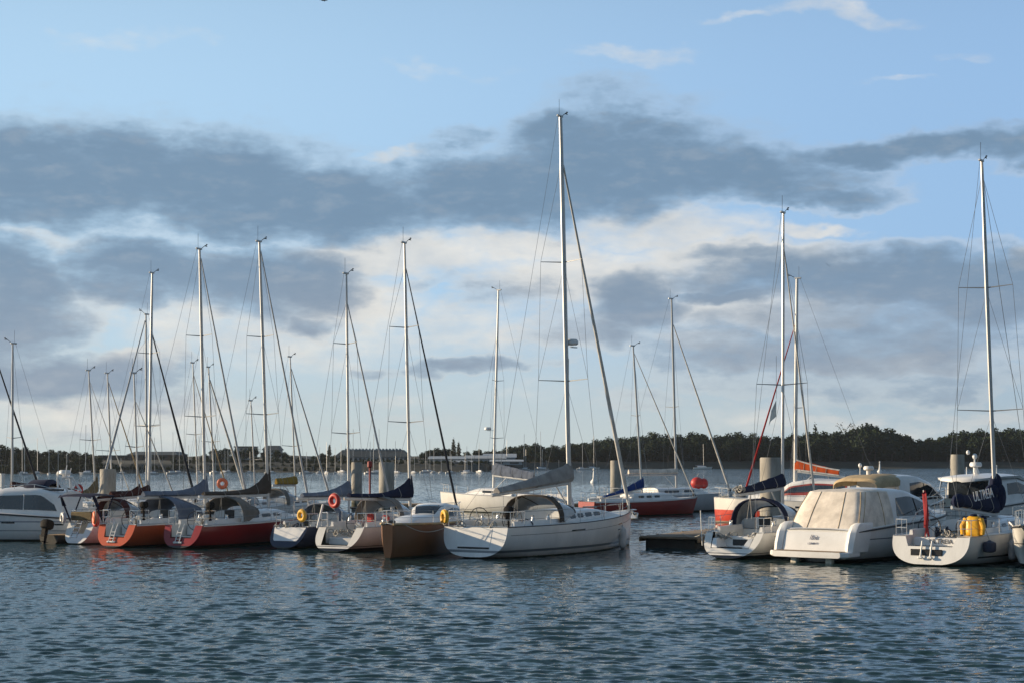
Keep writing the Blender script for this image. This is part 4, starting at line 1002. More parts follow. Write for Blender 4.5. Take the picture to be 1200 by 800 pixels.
def pontoon(label, X, Y, th, ln, wd, z=.52, name='pontoon'):
    t = thing(name, label, 'pontoon', (X, Y, 0), R(90 - th)); n = max(1, int(ln / 3))
    MB().box((ln / 2, 0, z - .05), (ln, wd, .10), bev=.01).build('decking', 'planks', t)
    for i in range(n): MB().box((ln * (i + .5) / n, 0, .12), (ln / n * .82, wd * .9, .62), bev=.06).build('float_block', 'float', t)
    for sd in (1, -1): MB().box((ln / 2, sd * (wd / 2 + .03), z - .14), (ln, .055, .2), bev=.01).build('fender_board', 'teak', t)
    k = MB()
    for i in range(max(2, n)):
        for sd in (1, -1): x = ln * (i + .5) / max(2, n); k.box((x, sd * (wd / 2 - .2), z + .06), (.32, .07, .05), bev=.015).box((x, sd * (wd / 2 - .2), z + .02), (.1, .06, .05))
    k.build('mooring_cleat', 'steel', t); return t
pontoon('wide weathered finger pontoon between the long white yacht and the next boat', xat(783, 75.5), 75.5, 27, 12.5, 2.7)
pontoon('long brown pontoon far behind the moored yachts', -11, 131, 90, 20, 2.4, .5)
pontoon('main pontoon running behind the front row of boats', -34, 99, 113, 30, 2.4, .5)
# ------------------------------------------------------------------ birds
def bird(label, px, y, Y, span, roll, hd):
    t = thing('seabird', label, 'bird', (xat(px, Y), Y, zat(y, Y))); t.rotation_euler = (R(roll), 0, R(hd)); s = span / 2; b_ = MB()
    b_.tube([(-.24 * s, 0, 0), (-.1 * s, 0, .01), (.12 * s, 0, .02), (.26 * s, 0, .03), (.36 * s, 0, .03), (.44 * s, 0, .015)], [.02 * s, .07 * s, .09 * s, .06 * s, .05 * s, .01 * s], 8)
    b_.add([(-.24 * s, .02, 0), (-.24 * s, -.02, 0), (-.42 * s, -.09 * s, 0), (-.42 * s, .09 * s, 0)], [(0, 1, 2, 3)])
    for sd in (1, -1):
        P_ = [(.16, .06, .03), (.22, .35, .17), (.10, .65, .15), (-.12, 1.0, .05), (-.04, .62, .13), (-.06, .34, .15), (-.1, .06, .02)]
        b_.prism([Vector((x * s, sd * y_ * s, z_ * s)) for x, y_, z_ in P_], (0, 0, .012 * s))
    b_.build('body', 'black', t); return t
bird('dark bird gliding at the very top edge of the sky', 379, 1, 70, .8, 25, 20)
bird('tiny dark bird flying right of the tall masts in the sky', 970, 311, 130, .55, 40, 80)
# ================================================================== front row of boats
GY = 'sailing yachts berthed stern-to along the near row'
GB = 'sailing yachts lying in the rows behind'
def jumble(root, x, y, z, s, cols, seed, n=9, name='cockpit_gear'):
    """coiled lines and cushions lying in a cockpit, one part of the boat"""
    r = random.Random(seed); mb = MB()
    for _ in range(n):
        c = Vector((x + r.uniform(-s, s), y + r.uniform(-s, s), z + r.uniform(0, .12))); mb.torus(c, r.uniform(.08, .17), .025, Matrix.Rotation(r.uniform(-1.2, 1.2), 3, 'X') @ Matrix.Rotation(r.uniform(-1, 1), 3, 'Y'), n=12, k=5, sq=r.uniform(.6, 1.3))
    return mb.build(name, cols, root)
def ladder(root, h, y, z0, z1, m='steel', out=.03, w=.17):
    mb = MB()
    for sd in (1, -1): mb.tube([(h.x(0, z0) - out, y + sd * w, z0), (h.x(0, z1) - out, y + sd * w, z1), (h.x(0, z1) + .1, y + sd * w, z1 + .28)], .022, 6)
    for k in range(4): z = lerp(z0, z1, (k + .3) / 4); mb.tube([(h.x(0, z) - out, y - w, z), (h.x(0, z) - out, y + w, z)], .018, 5)
    return mb.build('boarding_ladder', m, root)
def crew_stuff(root, h, x, cw, z):
    mb = MB(); mb.box((x, .0, z + .25), (1.0, .1, .5), bev=.03).box((x, 0, z + .52), (1.1, .62, .04), bev=.015); mb.build('cockpit_table', 'teak', root)
def hatch(root, x, z, w=.5):
    MB().box((x, 0, z), (w, w, .06), bev=.02).build('hatch', 'glass', root)

# ---- long white yacht, closed transom, twin wheels
P = by_stern(553, 654, 668, 7.5); K = root = P.root('sailing_yacht', 'long white sailing yacht with the tallest mast, closed transom and grey stowed sail', 'sailing yacht', GY)
h = Hull(12.9, 4.05, tb=.755, fs=1.24, fb=1.60, kst=.22, kb=.10, zks=.06, depth=.42, pst=2.9, pbow=1.5, sag=.10); KH, KP = h, P
sail_hull(root, h, 'hull_main', None, .05, .40, 1.15, .62, toe='rubber')
MB().loft([[Vector((h.x(0, z) - .012, y * w, z)) for y in (-.78, -.4, 0, .4, .78)] + [Vector((h.x(0, z) + .03, y * w, z)) for y in (.78, .4, 0, -.4, -.78)] for z, w in ((.46, .98), (.5, 1), (1.15, 1.03), (1.19, 1.02))], ring=True, caps=True).build('transom_door', 'grp', root, ang=30)
MB().box((h.x(0, .43) - .02, .0, .43), (.05, 1.52, .065), bev=.02).build('transom_slot', 'rubber', root)
rf = Roof(h, 5.0, 10.4, .44, 1.35, .75, front=.55); cb = rf.mesh().build('coachroof', 'grp', root, ang=40)
for sd in (1, -1):
    for a, b_ in ((.10, .20), (.24, .34), (.38, .50), (.54, .66)): rf.window(a, b_, .30, .74, sd).build('side_window', 'glass', cb)
hatch(cb, 7.2, h.sheer(.56) + .53); hatch(cb, 9.2, h.sheer(.7) + .42)
for sd in (1, -1):
    strip_on_side(h, .34, .42, lambda t: h.sheer(t) - .24, lambda t: h.sheer(t) - .29, sd).build('hull_port', 'glass', root)
    strip_on_side(h, .70, .74, lambda t: h.sheer(t) - .27, lambda t: h.sheer(t) - .33, sd).build('hull_port', 'glass', root)
    strip_on_side(h, .70, .73, lambda t: h.sheer(t) - .52, lambda t: h.sheer(t) - .57, sd).build('hull_port', 'glass', root)
    strip_on_side(h, .02, .97, lambda t: h.sheer(t) - .30, lambda t: h.sheer(t) - .315, sd, .003, 24).build('cove_line', 'rubber', root)
sprayhood(root, 5.0, 1.4, h.sheer(.38) + .05, 1.22, 'browngrey', h.sheer(.45) + .35, None, 1.9)
wheel(root, 1.7, .8, 1.5, .48); wheel(root, 1.7, -.8, 1.5, .48); crew_stuff(root, h, 3.4, 1.1, .65); winches(root, h, .2, 1.15); winches(root, h, .29, 1.15)
rails(root, h, 1.9, .62, notch=.7)
MB().box((h.x(.05, 1.2) + .6, 0, 1.16), (.5, 2.0, .14), bev=.04).build('helm_bench', 'teak', root)
jumble(root, 2.6, -.9, 1.3, .35, 'ropeblue', 2, 8); jumble(root, .8, 0, 1.28, .9, 'rope', 4, 8, 'coiled_rope')
mast, base, head, on = rig(root, P, h, 7.5, (657, 141), (.345, .64), 1.25, 196, foot=.15, furl='sail', fr=.085, mr=.125, zd=h.sheer(.58) + .45)
cover(root, P, 7.45, (541, 564, 571, 578), 580, 'grey', k=1.6, width=.26)
rd = MB().box((7.5 + .3, 0, P.z(403, 7.5) - .12), (.5, .12, .05), bev=.01).build('radar_bracket', 'steel', mast); radar(None, 7.5 + .35 - .25, P.z(402, 7.5) - .08, 0, 1.05, rd)
MB().tube([(7.3, 0, P.z(420, 7.5)), (7.3, 0, P.z(440, 7.5))], .06, 6).build('deck_light', 'black', mast)
ln = MB(); ln.tube([(h.L + .06, .05, h.fb - .05), (h.L + .28, .05, h.fb - .1), (h.L + .42, 0, h.fb - .34)], .05, 6); ln.box((h.L + .1, 0, h.fb + .01), (.6, .2, .06), bev=.02); ln.box((h.L + .36, 0, h.fb - .28), (.1, .32, .34), ry=.5, bev=.03); ln.build('bow_anchor', 'steel', root)
e = P.pt(.12, 1.42, 1.62); lifebuoy(e, R(22), 'yellow', 'yellow horseshoe buoy on the port stern rail of the long white yacht', .38, True)
outboard(P.pt(.75, -1.25, 1.72), R(90 - P.th) + 3.14, 'black outboard motor stowed on the stern rail of the long white yacht', .85)
fender(P, h, .75, -1, 'fender', 'pale fender hung near the bow of the long white yacht', .95, .17, .48)

# ---- brown plumb-bowed boat facing the camera
P = Place(xat(454, 67.4), 67.4, 16); root = thing('motor_sailer', 'brown-hulled boat with an upright bow facing the camera beside the long white yacht', 'boat', (P.X, P.Y, 0), R(270 - P.th)); G = root
L_ = 8.0; h = Hull(L_, 2.3, tb=.8, fs=1.25, fb=1.36, kst=.1, kb=.02, zks=-.2, depth=.3, bowexp=3.2, pst=3.2, pbow=2.2, sag=.02, bluff=.22)
root.location = (*P.world(L_), 0)
h.mesh().build('hull', 'hull_brown', root, ang=45)
mb = MB(); mb.loft([[Vector((h.x(t, h.sheer(t)), sd * (h.b(t) - .03) * f, h.sheer(t) + .01 + .04 * (1 - abs(f)))) for f in (1, .5, 0, -.5, -1) for sd in (1,)] for t in [i / 20 for i in range(21)]]); mb.build('deck', 'deck', root)
for sd in (1, -1): MB().tube([Vector((h.x(t, h.sheer(t)), sd * (h.b(t) + .015), h.sheer(t) + .02)) for t in [i / 20 for i in range(21)]], .05, 6).build('gunwale', 'tan', root)
rf = Roof(h, 3.4, 6.6, .30, .78, .5, front=.5); cb = rf.mesh().build('coachroof', 'grp', root)
c = Cabin([(1.2, .92, 1.25, .80, 1.95), (2.2, .94, 1.25, .82, 2.02), (3.0, .9, 1.3, .7, 1.92), (3.6, .8, 1.35, .5, 1.55)]); dh = c.mesh().build('deckhouse', 'grp', root, ang=40)
for sd in (1, -1):
    c.window([(1.4, .84), (2.1, .84)], [(1.4, .4), (2.1, .4)], sd).build('side_window', 'glass', dh); c.window([(2.25, .84), (2.9, .8)], [(2.25, .4), (3.1, .42)], sd).build('side_window', 'glass', dh)
c.screen(2.7, 3.45).build('windscreen', 'glass', dh)
rails(root, h, 1.5, .55, t0=.1, t1=.86, pushpit=False)
MB().box((L_ - .05, -.12, .42), (.02, .12, .07), bev=.01).build('hull_fitting', 'steel', root)
MB().box((L_ - .5, 0, 1.46), (.3, .25, .14), bev=.04).build('windlass', 'black', root)
a, b_ = P.pt(.4, -.5, 1.4), KP.pt(.1, 1.35, 1.2); t = thing('mooring_line', 'thin pale mooring line from the brown bow to the long white yacht', 'rope', a)
MB().tube([(b_ - a) * k + Vector((0, 0, -.25 * math.sin(math.pi * k))) for k in [i / 10 for i in range(11)]], .014, 5).build('rope_strand', 'rope', t)

# ---- white yacht with the navy stowed sail (between navy and brown hulls)
P = by_stern(388, 646.5, 481, 6.4); root = P.root('sailing_yacht', 'white yacht with a scooped stern and a navy sail cover, beside the brown hull', 'sailing yacht', GY)
h = Hull(11.0, 3.3, tb=.70, fs=1.02, fb=1.25, kst=.75, zks=.02, depth=.4, pst=2.6); FH, FP = h, P
sail_hull(root, h, 'hull_blackboot', (.78, .28), 0, .36, .8, .34)
MB().box((h.x(0, .5) + .75, 0, .42), (.7, 1.35, .35), bev=.05).build('stern_step', 'grp', root)
rf = Roof(h, 4.0, 8.6, .42, 1.1, .6); cb = rf.mesh().build('coachroof', 'grp', root)
for sd in (1, -1): rf.window(.08, .3, .35, .72, sd).build('side_window', 'glass', cb); rf.window(.36, .6, .35, .72, sd).build('side_window', 'glass', cb)
sprayhood(root, 4.2, 1.2, h.sheer(.38) + .05, 1.28, 'greymid', h.sheer(.45) + .3)
wheel(root, 1.9, 0, 1.15, .5); rails(root, h, notch=.75); jumble(root, 1.0, 0, .75, .55, 'rope', 11, 14); winches(root, h, .25, .8)
for sd in (1, -1): strip_on_side(h, .14, .42, lambda t: h.sheer(t) - .25, lambda t: h.sheer(t) - .275, sd).build('cove_line', 'rubber', root)
MB().box((2.9, -.55, 1.05), (.6, .45, .3), bev=.05).build('locker_box', 'green', root); MB().box((3.6, .35, 1.3), (.2, .3, .5), bev=.05).build('cockpit_cushion', 'redbuoy', root); MB().box((3.6, -.45, 1.25), (.2, .34, .45), bev=.05).build('cockpit_cushion', 'redbuoy', root)
rig(root, P, h, 6.4, (474, 287), (.36, .70), .95, 316, furl='sail_dark', fr=.05, mr=.085)
cover(root, P, 6.35, (556, 583, 577.5, 582), 407, 'navy', k=4.2, width=.2)
fender(P, h, .36, -1, 'fenderblue', 'dark fender on the side of the yacht with the navy sail cover', .6, .13, .5)
lifebuoy(P.pt(.55, .2, 1.62 + .55), R(80 - P.th), 'redbuoy', 'red ring buoy on the stern rail of the yacht with the navy sail cover', .40)
p = MB(); p.tube([(.35, .95, 1.0), (.7, .9, 2.0)], .045, 6); p.build('flag_staff', 'white', root)

# ---- navy-hulled yacht
P = by_stern(330, 642.5, 409, 5.2); root = P.root('sailing_yacht', 'small navy-hulled yacht with a white stern, right of the red-hulled one', 'sailing yacht', GY)
h = Hull(9.2, 2.75, tb=.68, fs=.95, fb=1.15, kst=.7, zks=.02, depth=.35)
sail_hull(root, h, 'hull_navy', (.6, .42), 0, .34, .66, .45)
tp = []
for z, w in ((.34, .60), (.42, .68), (.93, .86)): tp.append([Vector((h.x(0, z) - .008, y * w, z)) for y in (-1, -.5, 0, .5, 1)])
MB().loft(tp).build('stern_panel', 'grp', root, smooth=False)
rf = Roof(h, 3.4, 7.0, .40, .92, .5); cb = rf.mesh().build('coachroof', 'grp', root)
for sd in (1, -1): rf.window(.1, .32, .35, .72, sd).build('side_window', 'glass', cb); rf.window(.4, .62, .35, .72, sd).build('side_window', 'glass', cb)
sprayhood(root, 3.5, 1.0, h.sheer(.38) + .05, 1.0, 'bluegrey', h.sheer(.45) + .3)
rails(root, h, notch=.6, ht=.58); jumble(root, 1.3, -.3, .9, .5, 'ropeblue', 5, 10); jumble(root, 1.0, .4, .9, .4, 'rope', 8, 9, 'coiled_rope')
MB().box((2.2, -.5, 1.1), (.5, .4, .3), bev=.06).build('sail_bag', 'olive', root); MB().box((2.6, .4, 1.05), (.4, .5, .3), bev=.06).build('sail_bag', 'olive', root)
rig(root, P, h, 5.2, (406, 322), (.36, .72), .8, 357, furl='sail_grey', fr=.05, mr=.07)
cover(root, P, 5.15, (561, 581, 577, 582), 352, 'bluegrey', k=3, width=.18)
lifebuoy(P.pt(.75, -.55, 1.45), R(75 - P.th), 'yellow', 'yellow ring buoy on the stern of the small navy-hulled yacht', .36)

# ---- red and orange sister yachts
def sister(px, wy, mpx, m, label, top, fs_y, cov, covm, hood, seed, furl, sp):
    P = by_stern(px, wy, mpx, 6.7); root = P.root('sailing_yacht', label, 'sailing yacht', GY)
    h = Hull(10.4, 2.95, tb=.70, fs=1.02, fb=1.28, kst=.42, zks=.03, depth=.4, pst=2.5)
    sail_hull(root, h, m, (.66, .47), 0, .34, .68, .5)
    # fender board, ladder and step inside the cut-away stern
    ladder(root, h, .08, .24, .80, 'white', .05, .12)
    MB().box((h.x(0, .3) - .03, .08, .27), (.08, .5, .1), bev=.03).build('stern_step', 'grp', root)
    MB().box((1.55, 0, .74), (.3, 1.3, .5), bev=.06).build('cockpit_locker', 'grp', root); MB().box((1.38, -.3, .72), (.04, .3, .22), bev=.01).build('locker_hatch', 'glass', root)
    rf = Roof(h, 3.7, 8.0, .45, 1.02, .55); cb = rf.mesh().build('coachroof', 'grp', root)
    for sd in (1, -1):
        for a, b_ in ((.08, .26), (.32, .5), (.56, .7)): rf.window(a, b_, .35, .72, sd).build('side_window', 'glass', cb)
    MB().box((3.68, 0, h.sheer(.35) + .18), (.04, .55, .75), bev=.01).build('companionway', 'black', root)
    sh = sprayhood(root, 3.9, 1.12, h.sheer(.38) + .05, 1.22, hood, h.sheer(.45) + .32, hood, 1.5 if seed == 1 else 2.6)
    for sd in (1, -1):
        strip_on_side(h, .48, .53, lambda t: h.sheer(t) - .34, lambda t: h.sheer(t) - .47, sd).build('hull_port', 'glass', root)
        strip_on_side(h, .01, .985, lambda t: h.sheer(t) - .0, lambda t: h.sheer(t) - .05, sd, .012, 24).build('gunwale_stripe', 'grp', root)
    rails(root, h, notch=.62, ht=.64); jumble(root, 2.5, .45, 1.0, .35, 'rope', seed, 9); winches(root, h, .24, .68); wheel(root, 1.2, 0, 1.2, .42)
    MB().box((2.7, .45, 1.2), (.8, .5, .45), bev=.12).build('cushion', 'sail', root); MB().box((2.4, -.5, 1.15), (.5, .4, .35), bev=.1).build('cushion', 'sail', root)
    rig(root, P, h, 6.7, top, sp, .95, fs_y, furl=furl, fr=.05, mr=.085)
    cover(root, P, 6.65, *cov, covm, k=5.5, width=.19)
    outboard(P.pt(1.0, -1.02, 1.72), R(90 - P.th) + 3.14, {1: 'black outboard motor on the stern rail of the red-hulled yacht', 2: 'black outboard motor on the stern rail of the orange-hulled yacht'}[seed], .8)
    return P, h, root
DP, DH, DR = sister(208, 642.5, 315, 'hull_red', 'red-hulled yacht with a dark brown sail cover and open red stern', (304, 286), 296, ((545, 578, 575.5, 580), 237), 'browngrey', 'greymid', 1, 'sail_grey', (.38, .66))
CP, CH, CR = sister(130, 641.5, 241, 'hull_orange', 'orange-hulled yacht with a blue-grey sail cover and open orange stern', (234, 294), 304, ((556, 580, 575, 581), 166), 'bluegrey', 'bluegrey', 2, 'sail_grey', (.38, .68))
fender(DP, DH, .70, -1, 'fender', 'slim white fender on the side of the red-hulled yacht', .75, .12, .5)
fender(DP, DH, .82, -1, 'fender', 'second slim white fender, nearer the bow of the red-hulled yacht', .75, .12, .55)
lifebuoy(CP.pt(.35, 1.24, 1.32), R(50 - CP.th), 'orangebuoy', 'pale orange ring buoy at the port stern corner of the orange-hulled yacht', .36)
lifebuoy(CP.pt(.75, 1.55, 1.2), R(60 - CP.th), 'redbuoy', 'red ring buoy tucked beside the pale orange one on the orange-hulled yacht', .40)

# ---- small white sloop left of the orange yacht
P = by_stern(86, 637.5, 163, 4.5); root = P.root('sailing_yacht', 'small white sloop with a navy cockpit canopy, left of the orange-hulled yacht', 'sailing yacht', GY)
h = Hull(7.9, 2.4, tb=.66, fs=.98, fb=1.15, kst=.55, zks=.02, depth=.35)
sail_hull(root, h, 'hull_white', (.42, .5), 0, .36, .6, .45)
MB().loft([[Vector((h.x(0, z) - .01, y * w, z)) for y in (-.5, 0, .5)] for z, w in ((.15, .6), (.48, .78))]).build('stern_step', 'grp', root)
rf = Roof(h, 3.0, 6.0, .42, .85, .45); cb = rf.mesh().build('coachroof', 'grp', root)
for sd in (1, -1): rf.window(.1, .5, .35, .72, sd).build('side_window', 'glass', cb)
sprayhood(root, 3.1, .95, h.sheer(.36) + .05, 1.12, 'maroon', h.sheer(.45) + .3)
bz = h.fs + 1.28; bi = shell([[Vector((x, y * 1.02, bz + .10 * (1 - y * y) - d_)) for y in (-1, -.92, -.5, 0, .5, .92, 1)] for x, d_ in ((.05, .12), (.15, .02), (.9, 0), (1.6, .02), (1.72, .12))], .025).build('bimini', 'navy', root)
for sd in (1, -1): MB().tube([(.9, sd * 1.0, h.fs), (.2, sd * 1.0, bz)], .045, 6).build('bimini_frame', 'navy', bi); MB().tube([(.9, sd * 1.0, h.fs), (1.6, sd * 1.0, bz)], .035, 6).build('bimini_frame', 'navy', bi); MB().loft([[Vector((.2, sd * 1.03, bz)), Vector((.32, sd * 1.03, bz))], [Vector((.35, sd * 1.03, bz - .5)), Vector((.62, sd * 1.03, bz - .5))]]).build('side_flap', 'navy', bi)
rails(root, h, notch=.45, ht=.58); ladder(root, h, .15, .3, 1.1); jumble(root, 1.2, 0, .95, .4, 'rope', 31, 10)
MB().box((.55, 0, 1.3), (.12, 1.3, .4), bev=.04).build('rail_dodger', 'olive', root)
rig(root, P, h, 4.5, (157, 438), (.5,), .7, 470, furl='sail', fr=.035, mr=.05)
cover(root, P, 4.45, (566, 580, 581.5, 584), 113, 'maroon', k=4, width=.14)
lifebuoy(P.pt(.25, .88, 1.2), R(60 - P.th), 'fender', 'white horseshoe buoy on the stern rail of the small white sloop', .34, True)

# ---- white yacht with the raised navy sail cover (right of the gap)
P = by_stern(850, 655, 917, 5.6); root = P.root('sailing_yacht', 'white yacht with a scooped stern and slanting navy sail cover beside the finger pontoon', 'sailing yacht', GY)
h = Hull(9.7, 3.25, tb=.76, fs=1.02, fb=1.25, kst=.85, zks=.04, depth=.38, pst=2.5); HP, HH = P, h
sail_hull(root, h, 'hull_blackboot', (.95, .42), 0, .36, .85, .45)
tb_ = MB().box((h.x(0, .6) + .85, 0, .62), (.12, 1.7, .5), bev=.03).build('cockpit_bulkhead', 'grp', root); MB().box((h.x(0, .6) + .78, -.12, .62), (.03, .8, .24), bev=.01).build('locker_hatch', 'rubber', root)
for sd in (1, -1): MB().loft([[Vector((h.x(0, z) + .02, sd * w0, z)), Vector((h.x(0, z) - .02, sd * w1, z)), Vector((h.x(0, z) + .9, sd * w1, z + .02)), Vector((h.x(0, z) + .9, sd * w0, z + .02))] for z, w0, w1 in ((.44, .80, .55), (.62, .84, .62), (.8, .86, .7))], ring=True, caps=True).build('stern_seat', 'grp', root)
rf = Roof(h, 3.7, 7.8, .42, 1.1, .6); cb = rf.mesh().build('coachroof', 'grp', root)
for sd in (1, -1): rf.window(.15, .5, .35, .72, sd).build('side_window', 'glass', cb)
MB().box((3.66, -.1, h.sheer(.36) + .2), (.05, .6, .72), bev=.01).build('companionway', 'black', root)
for y in (.62, -.85): MB().box((3.64, y, h.sheer(.36) + .25), (.04, .5, .42), bev=.01).build('bulkhead_window', 'vinyl', root)
# open hood: cloth hoops with clear panels
a0, a1, a2 = arch(3.2, 1.22, h.sheer(.35) + .02, 1.24, lean=-.1), arch(3.55, 1.2, h.sheer(.38) + .05, 1.24), arch(4.9, 1.0, h.sheer(.45) + .42, .5)
N_ = len(a0); sh = shell([a0, [p.lerp(q, .5) + Vector((0, 0, .02)) for p, q in zip(a0, a1)], a1], .02).build('sprayhood', 'navy', root)
shell([a1, [p.lerp(q, .5) + Vector((0, 0, .03)) for p, q in zip(a1, a2)], a2], .012).build('front_window', 'vinyl', sh)
sb = MB(); 
for k in (N_ // 2,): sb.tube([a1[k], a1[k].lerp(a2[k], .5) + Vector((0, 0, .05)), a2[k] + Vector((0, 0, .02))], .07, 6)
sb.tube(a0, .04, 5).tube([p + Vector((0, 0, .01)) for p in a2], .05, 6).build('seam_band', 'navy', sh)
rails(root, h, notch=.9, ht=.6); jumble(root, 1.3, .65, .8, .35, 'rope', 41, 14); jumble(root, 1.2, -.7, .8, .3, 'sail', 42, 8, 'coiled_rope'); winches(root, h, .26, .85)
for sd in (1, -1):
    strip_on_side(h, .12, .6, lambda t: h.sheer(t) - .12, lambda t: h.sheer(t) - .17, sd).build('rubbing_strake', 'rubber', root)
    strip_on_side(h, .2, .7, lambda t: h.sheer(t) - .45, lambda t: h.sheer(t) - .475, sd).build('cove_line', 'rubber', root)
rig(root, P, h, 5.6, (918, 250), (.455,), 1.15, 292, furl='sail', fr=.05, mr=.085, sweep=.1)
cover(root, P, 5.55, (554, 570, 572, 578), 864, 'navy', k=1.2, width=.2)
o = thing('lazy_jack_rope_bundle', 'pale coil of rope hung on the boom end of the slanting navy sail', 'rope', P.pt(P.xloc(866), 0, P.z(571, 1.5))); jumble(o, 0, 0, -.1, .14, 'rope', 77, 7, 'rope_coil')
fender(P, h, .42, -1, 'fender', 'white fender between the slanting-sail yacht and the canvas-covered cruiser', .6, .13, .55)
for sd_, dst, lab in ((1, (4.6, 76.3, .55), 'pale mooring line from the scooped stern of the slanting-sail yacht to the finger pontoon'),):
    a = P.pt(1.0, 1.3, 1.05); b_ = Vector((xat(800, 76.6), 76.6, .6)); t = thing('mooring_line', lab, 'rope', a)
    MB().tube([(b_ - a) * k + Vector((0, 0, -.18 * math.sin(math.pi * k))) for k in [i / 8 for i in range(9)]], .014, 5).build('rope_strand', 'rope', t)
fl = thing('pennant', 'small white pennant flying below the spreader of the slanting navy sail yacht', 'flag', P.pt(5.3, .15, P.z(478, 5.6))); MB().prism([(0, 0, .35), (0, 0, -.35), (-.22, .1, -.55), (-.3, .12, -.75), (-.2, .08, -.1)], (0, .012, 0)).build('cloth', 'sail', fl); MB().tube([(0, 0, .4), (0, 0, 2.2)], .008, 4).build('hoist_line', 'rope', fl)
MB().tube([(0.5, 1.25, .5), (.45, 1.3, 1.9)], .02, 5).build('flag_staff', 'white', root)

# ---- white yacht with lettered sail bag
P = by_stern(1087, 663, 1167, 7.0); root = P.root('sailing_yacht', 'white yacht with a broad stern and white lettering on its dark sail bag', 'sailing yacht', GY)
h = Hull(11.6, 3.75, tb=.80, fs=1.08, fb=1.38, kst=.30, zks=.05, depth=.4, pst=2.8); JP, JH = P, h
sail_hull(root, h, 'hull_white', (1.0, .72), 0, .37, 1.02, .62)
MB().box((h.x(0, .45) - .01, .1, .50), (.06, 1.25, .24), bev=.03).build('transom_locker', 'black', root)
lad = MB()
for y in (.28, -.10): lad.tube([(h.x(0, .85) - .07, y, .92), (h.x(0, .3) - .09, y, .34)], .035, 6).box((h.x(0, .3) - .11, y, .32), (.1, .2, .1), bev=.03)
lad.build('boarding_ladder', 'white', root)
MB().box((1.0, 0, .86), (.14, 1.9, .34), bev=.04).build('cockpit_bulkhead', 'grp', root)
t = text_mesh('ULTREIA', .24, 'letterdark', root, 'ship_name'); t.matrix_basis = Matrix.Translation((.915, -.15, .88)) @ Matrix.Rotation(R(-90), 4, 'Z') @ Matrix.Rotation(R(90), 4, 'X')
rf = Roof(h, 4.3, 9.2, .42, 1.25, .7); cb = rf.mesh().build('coachroof', 'grp', root)
for sd in (1, -1): rf.window(.28, .55, .3, .78, sd).build('side_window', 'glass', cb); rf.window(.06, .2, .4, .72, sd).build('side_window', 'glass', cb)
hatch(cb, 5.4, h.sheer(.47) + .52); hatch(cb, 8.0, h.sheer(.7) + .4)
MB().box((4.27, 0, h.sheer(.37) + .12), (.05, .7, .7), bev=.01).build('companionway', 'black', root)
wheel(root, 2.0, .75, 1.35, .45); wheel(root, 2.0, -.75, 1.35, .45); crew_stuff(root, h, 3.3, 1, .66); winches(root, h, .22, 1.02); winches(root, h, .32, 1.02)
rails(root, h, notch=1.0, ht=.62); jumble(root, 2.7, .6, 1.1, .4, 'ropeblue', 51, 9); jumble(root, 1.9, -.2, 1.05, .28, 'rope', 52, 8, 'coiled_rope')
MB().box((2.9, -.75, 1.3), (.5, .35, .5), bev=.1).build('kit_bag', 'navy', root); MB().box((3.6, -.7, 1.45), (.35, .35, .7), bev=.1).build('kit_bag', 'navy', root)
rig(root, P, h, 7.0, (1150.5, 196), (.325, .66), 1.35, 215, furl=None, mr=.105, sweep=.12)
xm = 6.95; ca, z = cover(root, P, xm, (577, 601, 580, 592), 1118, 'navy', k=1.0, width=.27, bm='alu')
for (x, y, zz, a, b_, c_) in ((xm + .02, 0, P.z(566, xm), .34, .24, .42), (xm + .25, -.1, P.z(582, xm), .36, .22, .55), (xm - .4, 0, P.z(574, xm), .5, .22, .25), (P.xloc(1122), -.05, P.z(586, 2.9), .5, .22, .28)): MB().ell((x, y, zz), (a, b_, c_), 12, 8).build('bunched_cloth', 'navy', ca)
tx = text_mesh('ULTREIA', .56, 'letter', ca, 'sail_lettering'); xc = P.xloc(1145)
tx.matrix_basis = Matrix.Translation((xc, -.262, P.z(580, xc) + .02)) @ Matrix.Rotation(R(-4.0), 4, 'Y') @ Matrix.Rotation(R(83), 4, 'X')
fl = thing('ensign', 'red ensign hanging limp on a staff at the stern of the lettered-sail yacht', 'flag', P.pt(1.0, .45, 1.25))
MB().tube([(0, 0, -.2), (-.12, 0, 1.55)], .02, 6).build('flag_staff', 'white', fl)
secs = []
for i in range(14):
    q = i / 13; zz = 1.5 - q * 1.3; row_ = []
    for j in range(9):
        k = j / 8; row_.append(Vector((-.11 + .08 * q + .07 * math.sin(k * 8 + q * 4), -(.02 + k * (.10 + .30 * math.sin(min(1, q * 1.25) * 2.7))) + .05 * math.sin(q * 7), zz - .30 * k * (.3 + q) + .05 * math.sin(k * 7 + q * 5))))
    secs.append(row_)
sf = MB().loft(secs).build('flag_cloth', 'flag', fl, ang=180); md = sf.modifiers.new('thick', 'SOLIDIFY'); md.thickness = .012
MB().tube([(.02, 0, .25), (.1, .05, -.2)], .03, 5).tube([(.0, .05, .3), (.0, .12, -.25)], .025, 5).build('flag_tail', 'flag', fl)
jk = thing('oilskin_jacket', 'yellow oilskin jacket draped over the stern rail of the lettered-sail yacht', 'jacket', P.pt(1.15, -1.32, 1.12), R(90 - P.th))
secs = []; n = 22
for zz, ax, ay, f in ((0, .20, .34, 1), (.12, .21, .36, 1), (.3, .19, .35, .8), (.5, .18, .34, .6), (.64, .16, .30, .4), (.72, .10, .20, .2), (.75, .05, .1, .1)):
    secs.append([Vector((ax * math.cos(a) * (1 + .12 * f * math.sin(5 * a + zz * 4)), ay * math.sin(a) * (1 + .07 * f * math.sin(7 * a)), zz + .03 * f * math.sin(3 * a))) for a in (2 * math.pi * k / n for k in range(n))])
MB().loft(secs, ring=True, caps=True).build('jacket_body', 'oilskin', jk, ang=180)
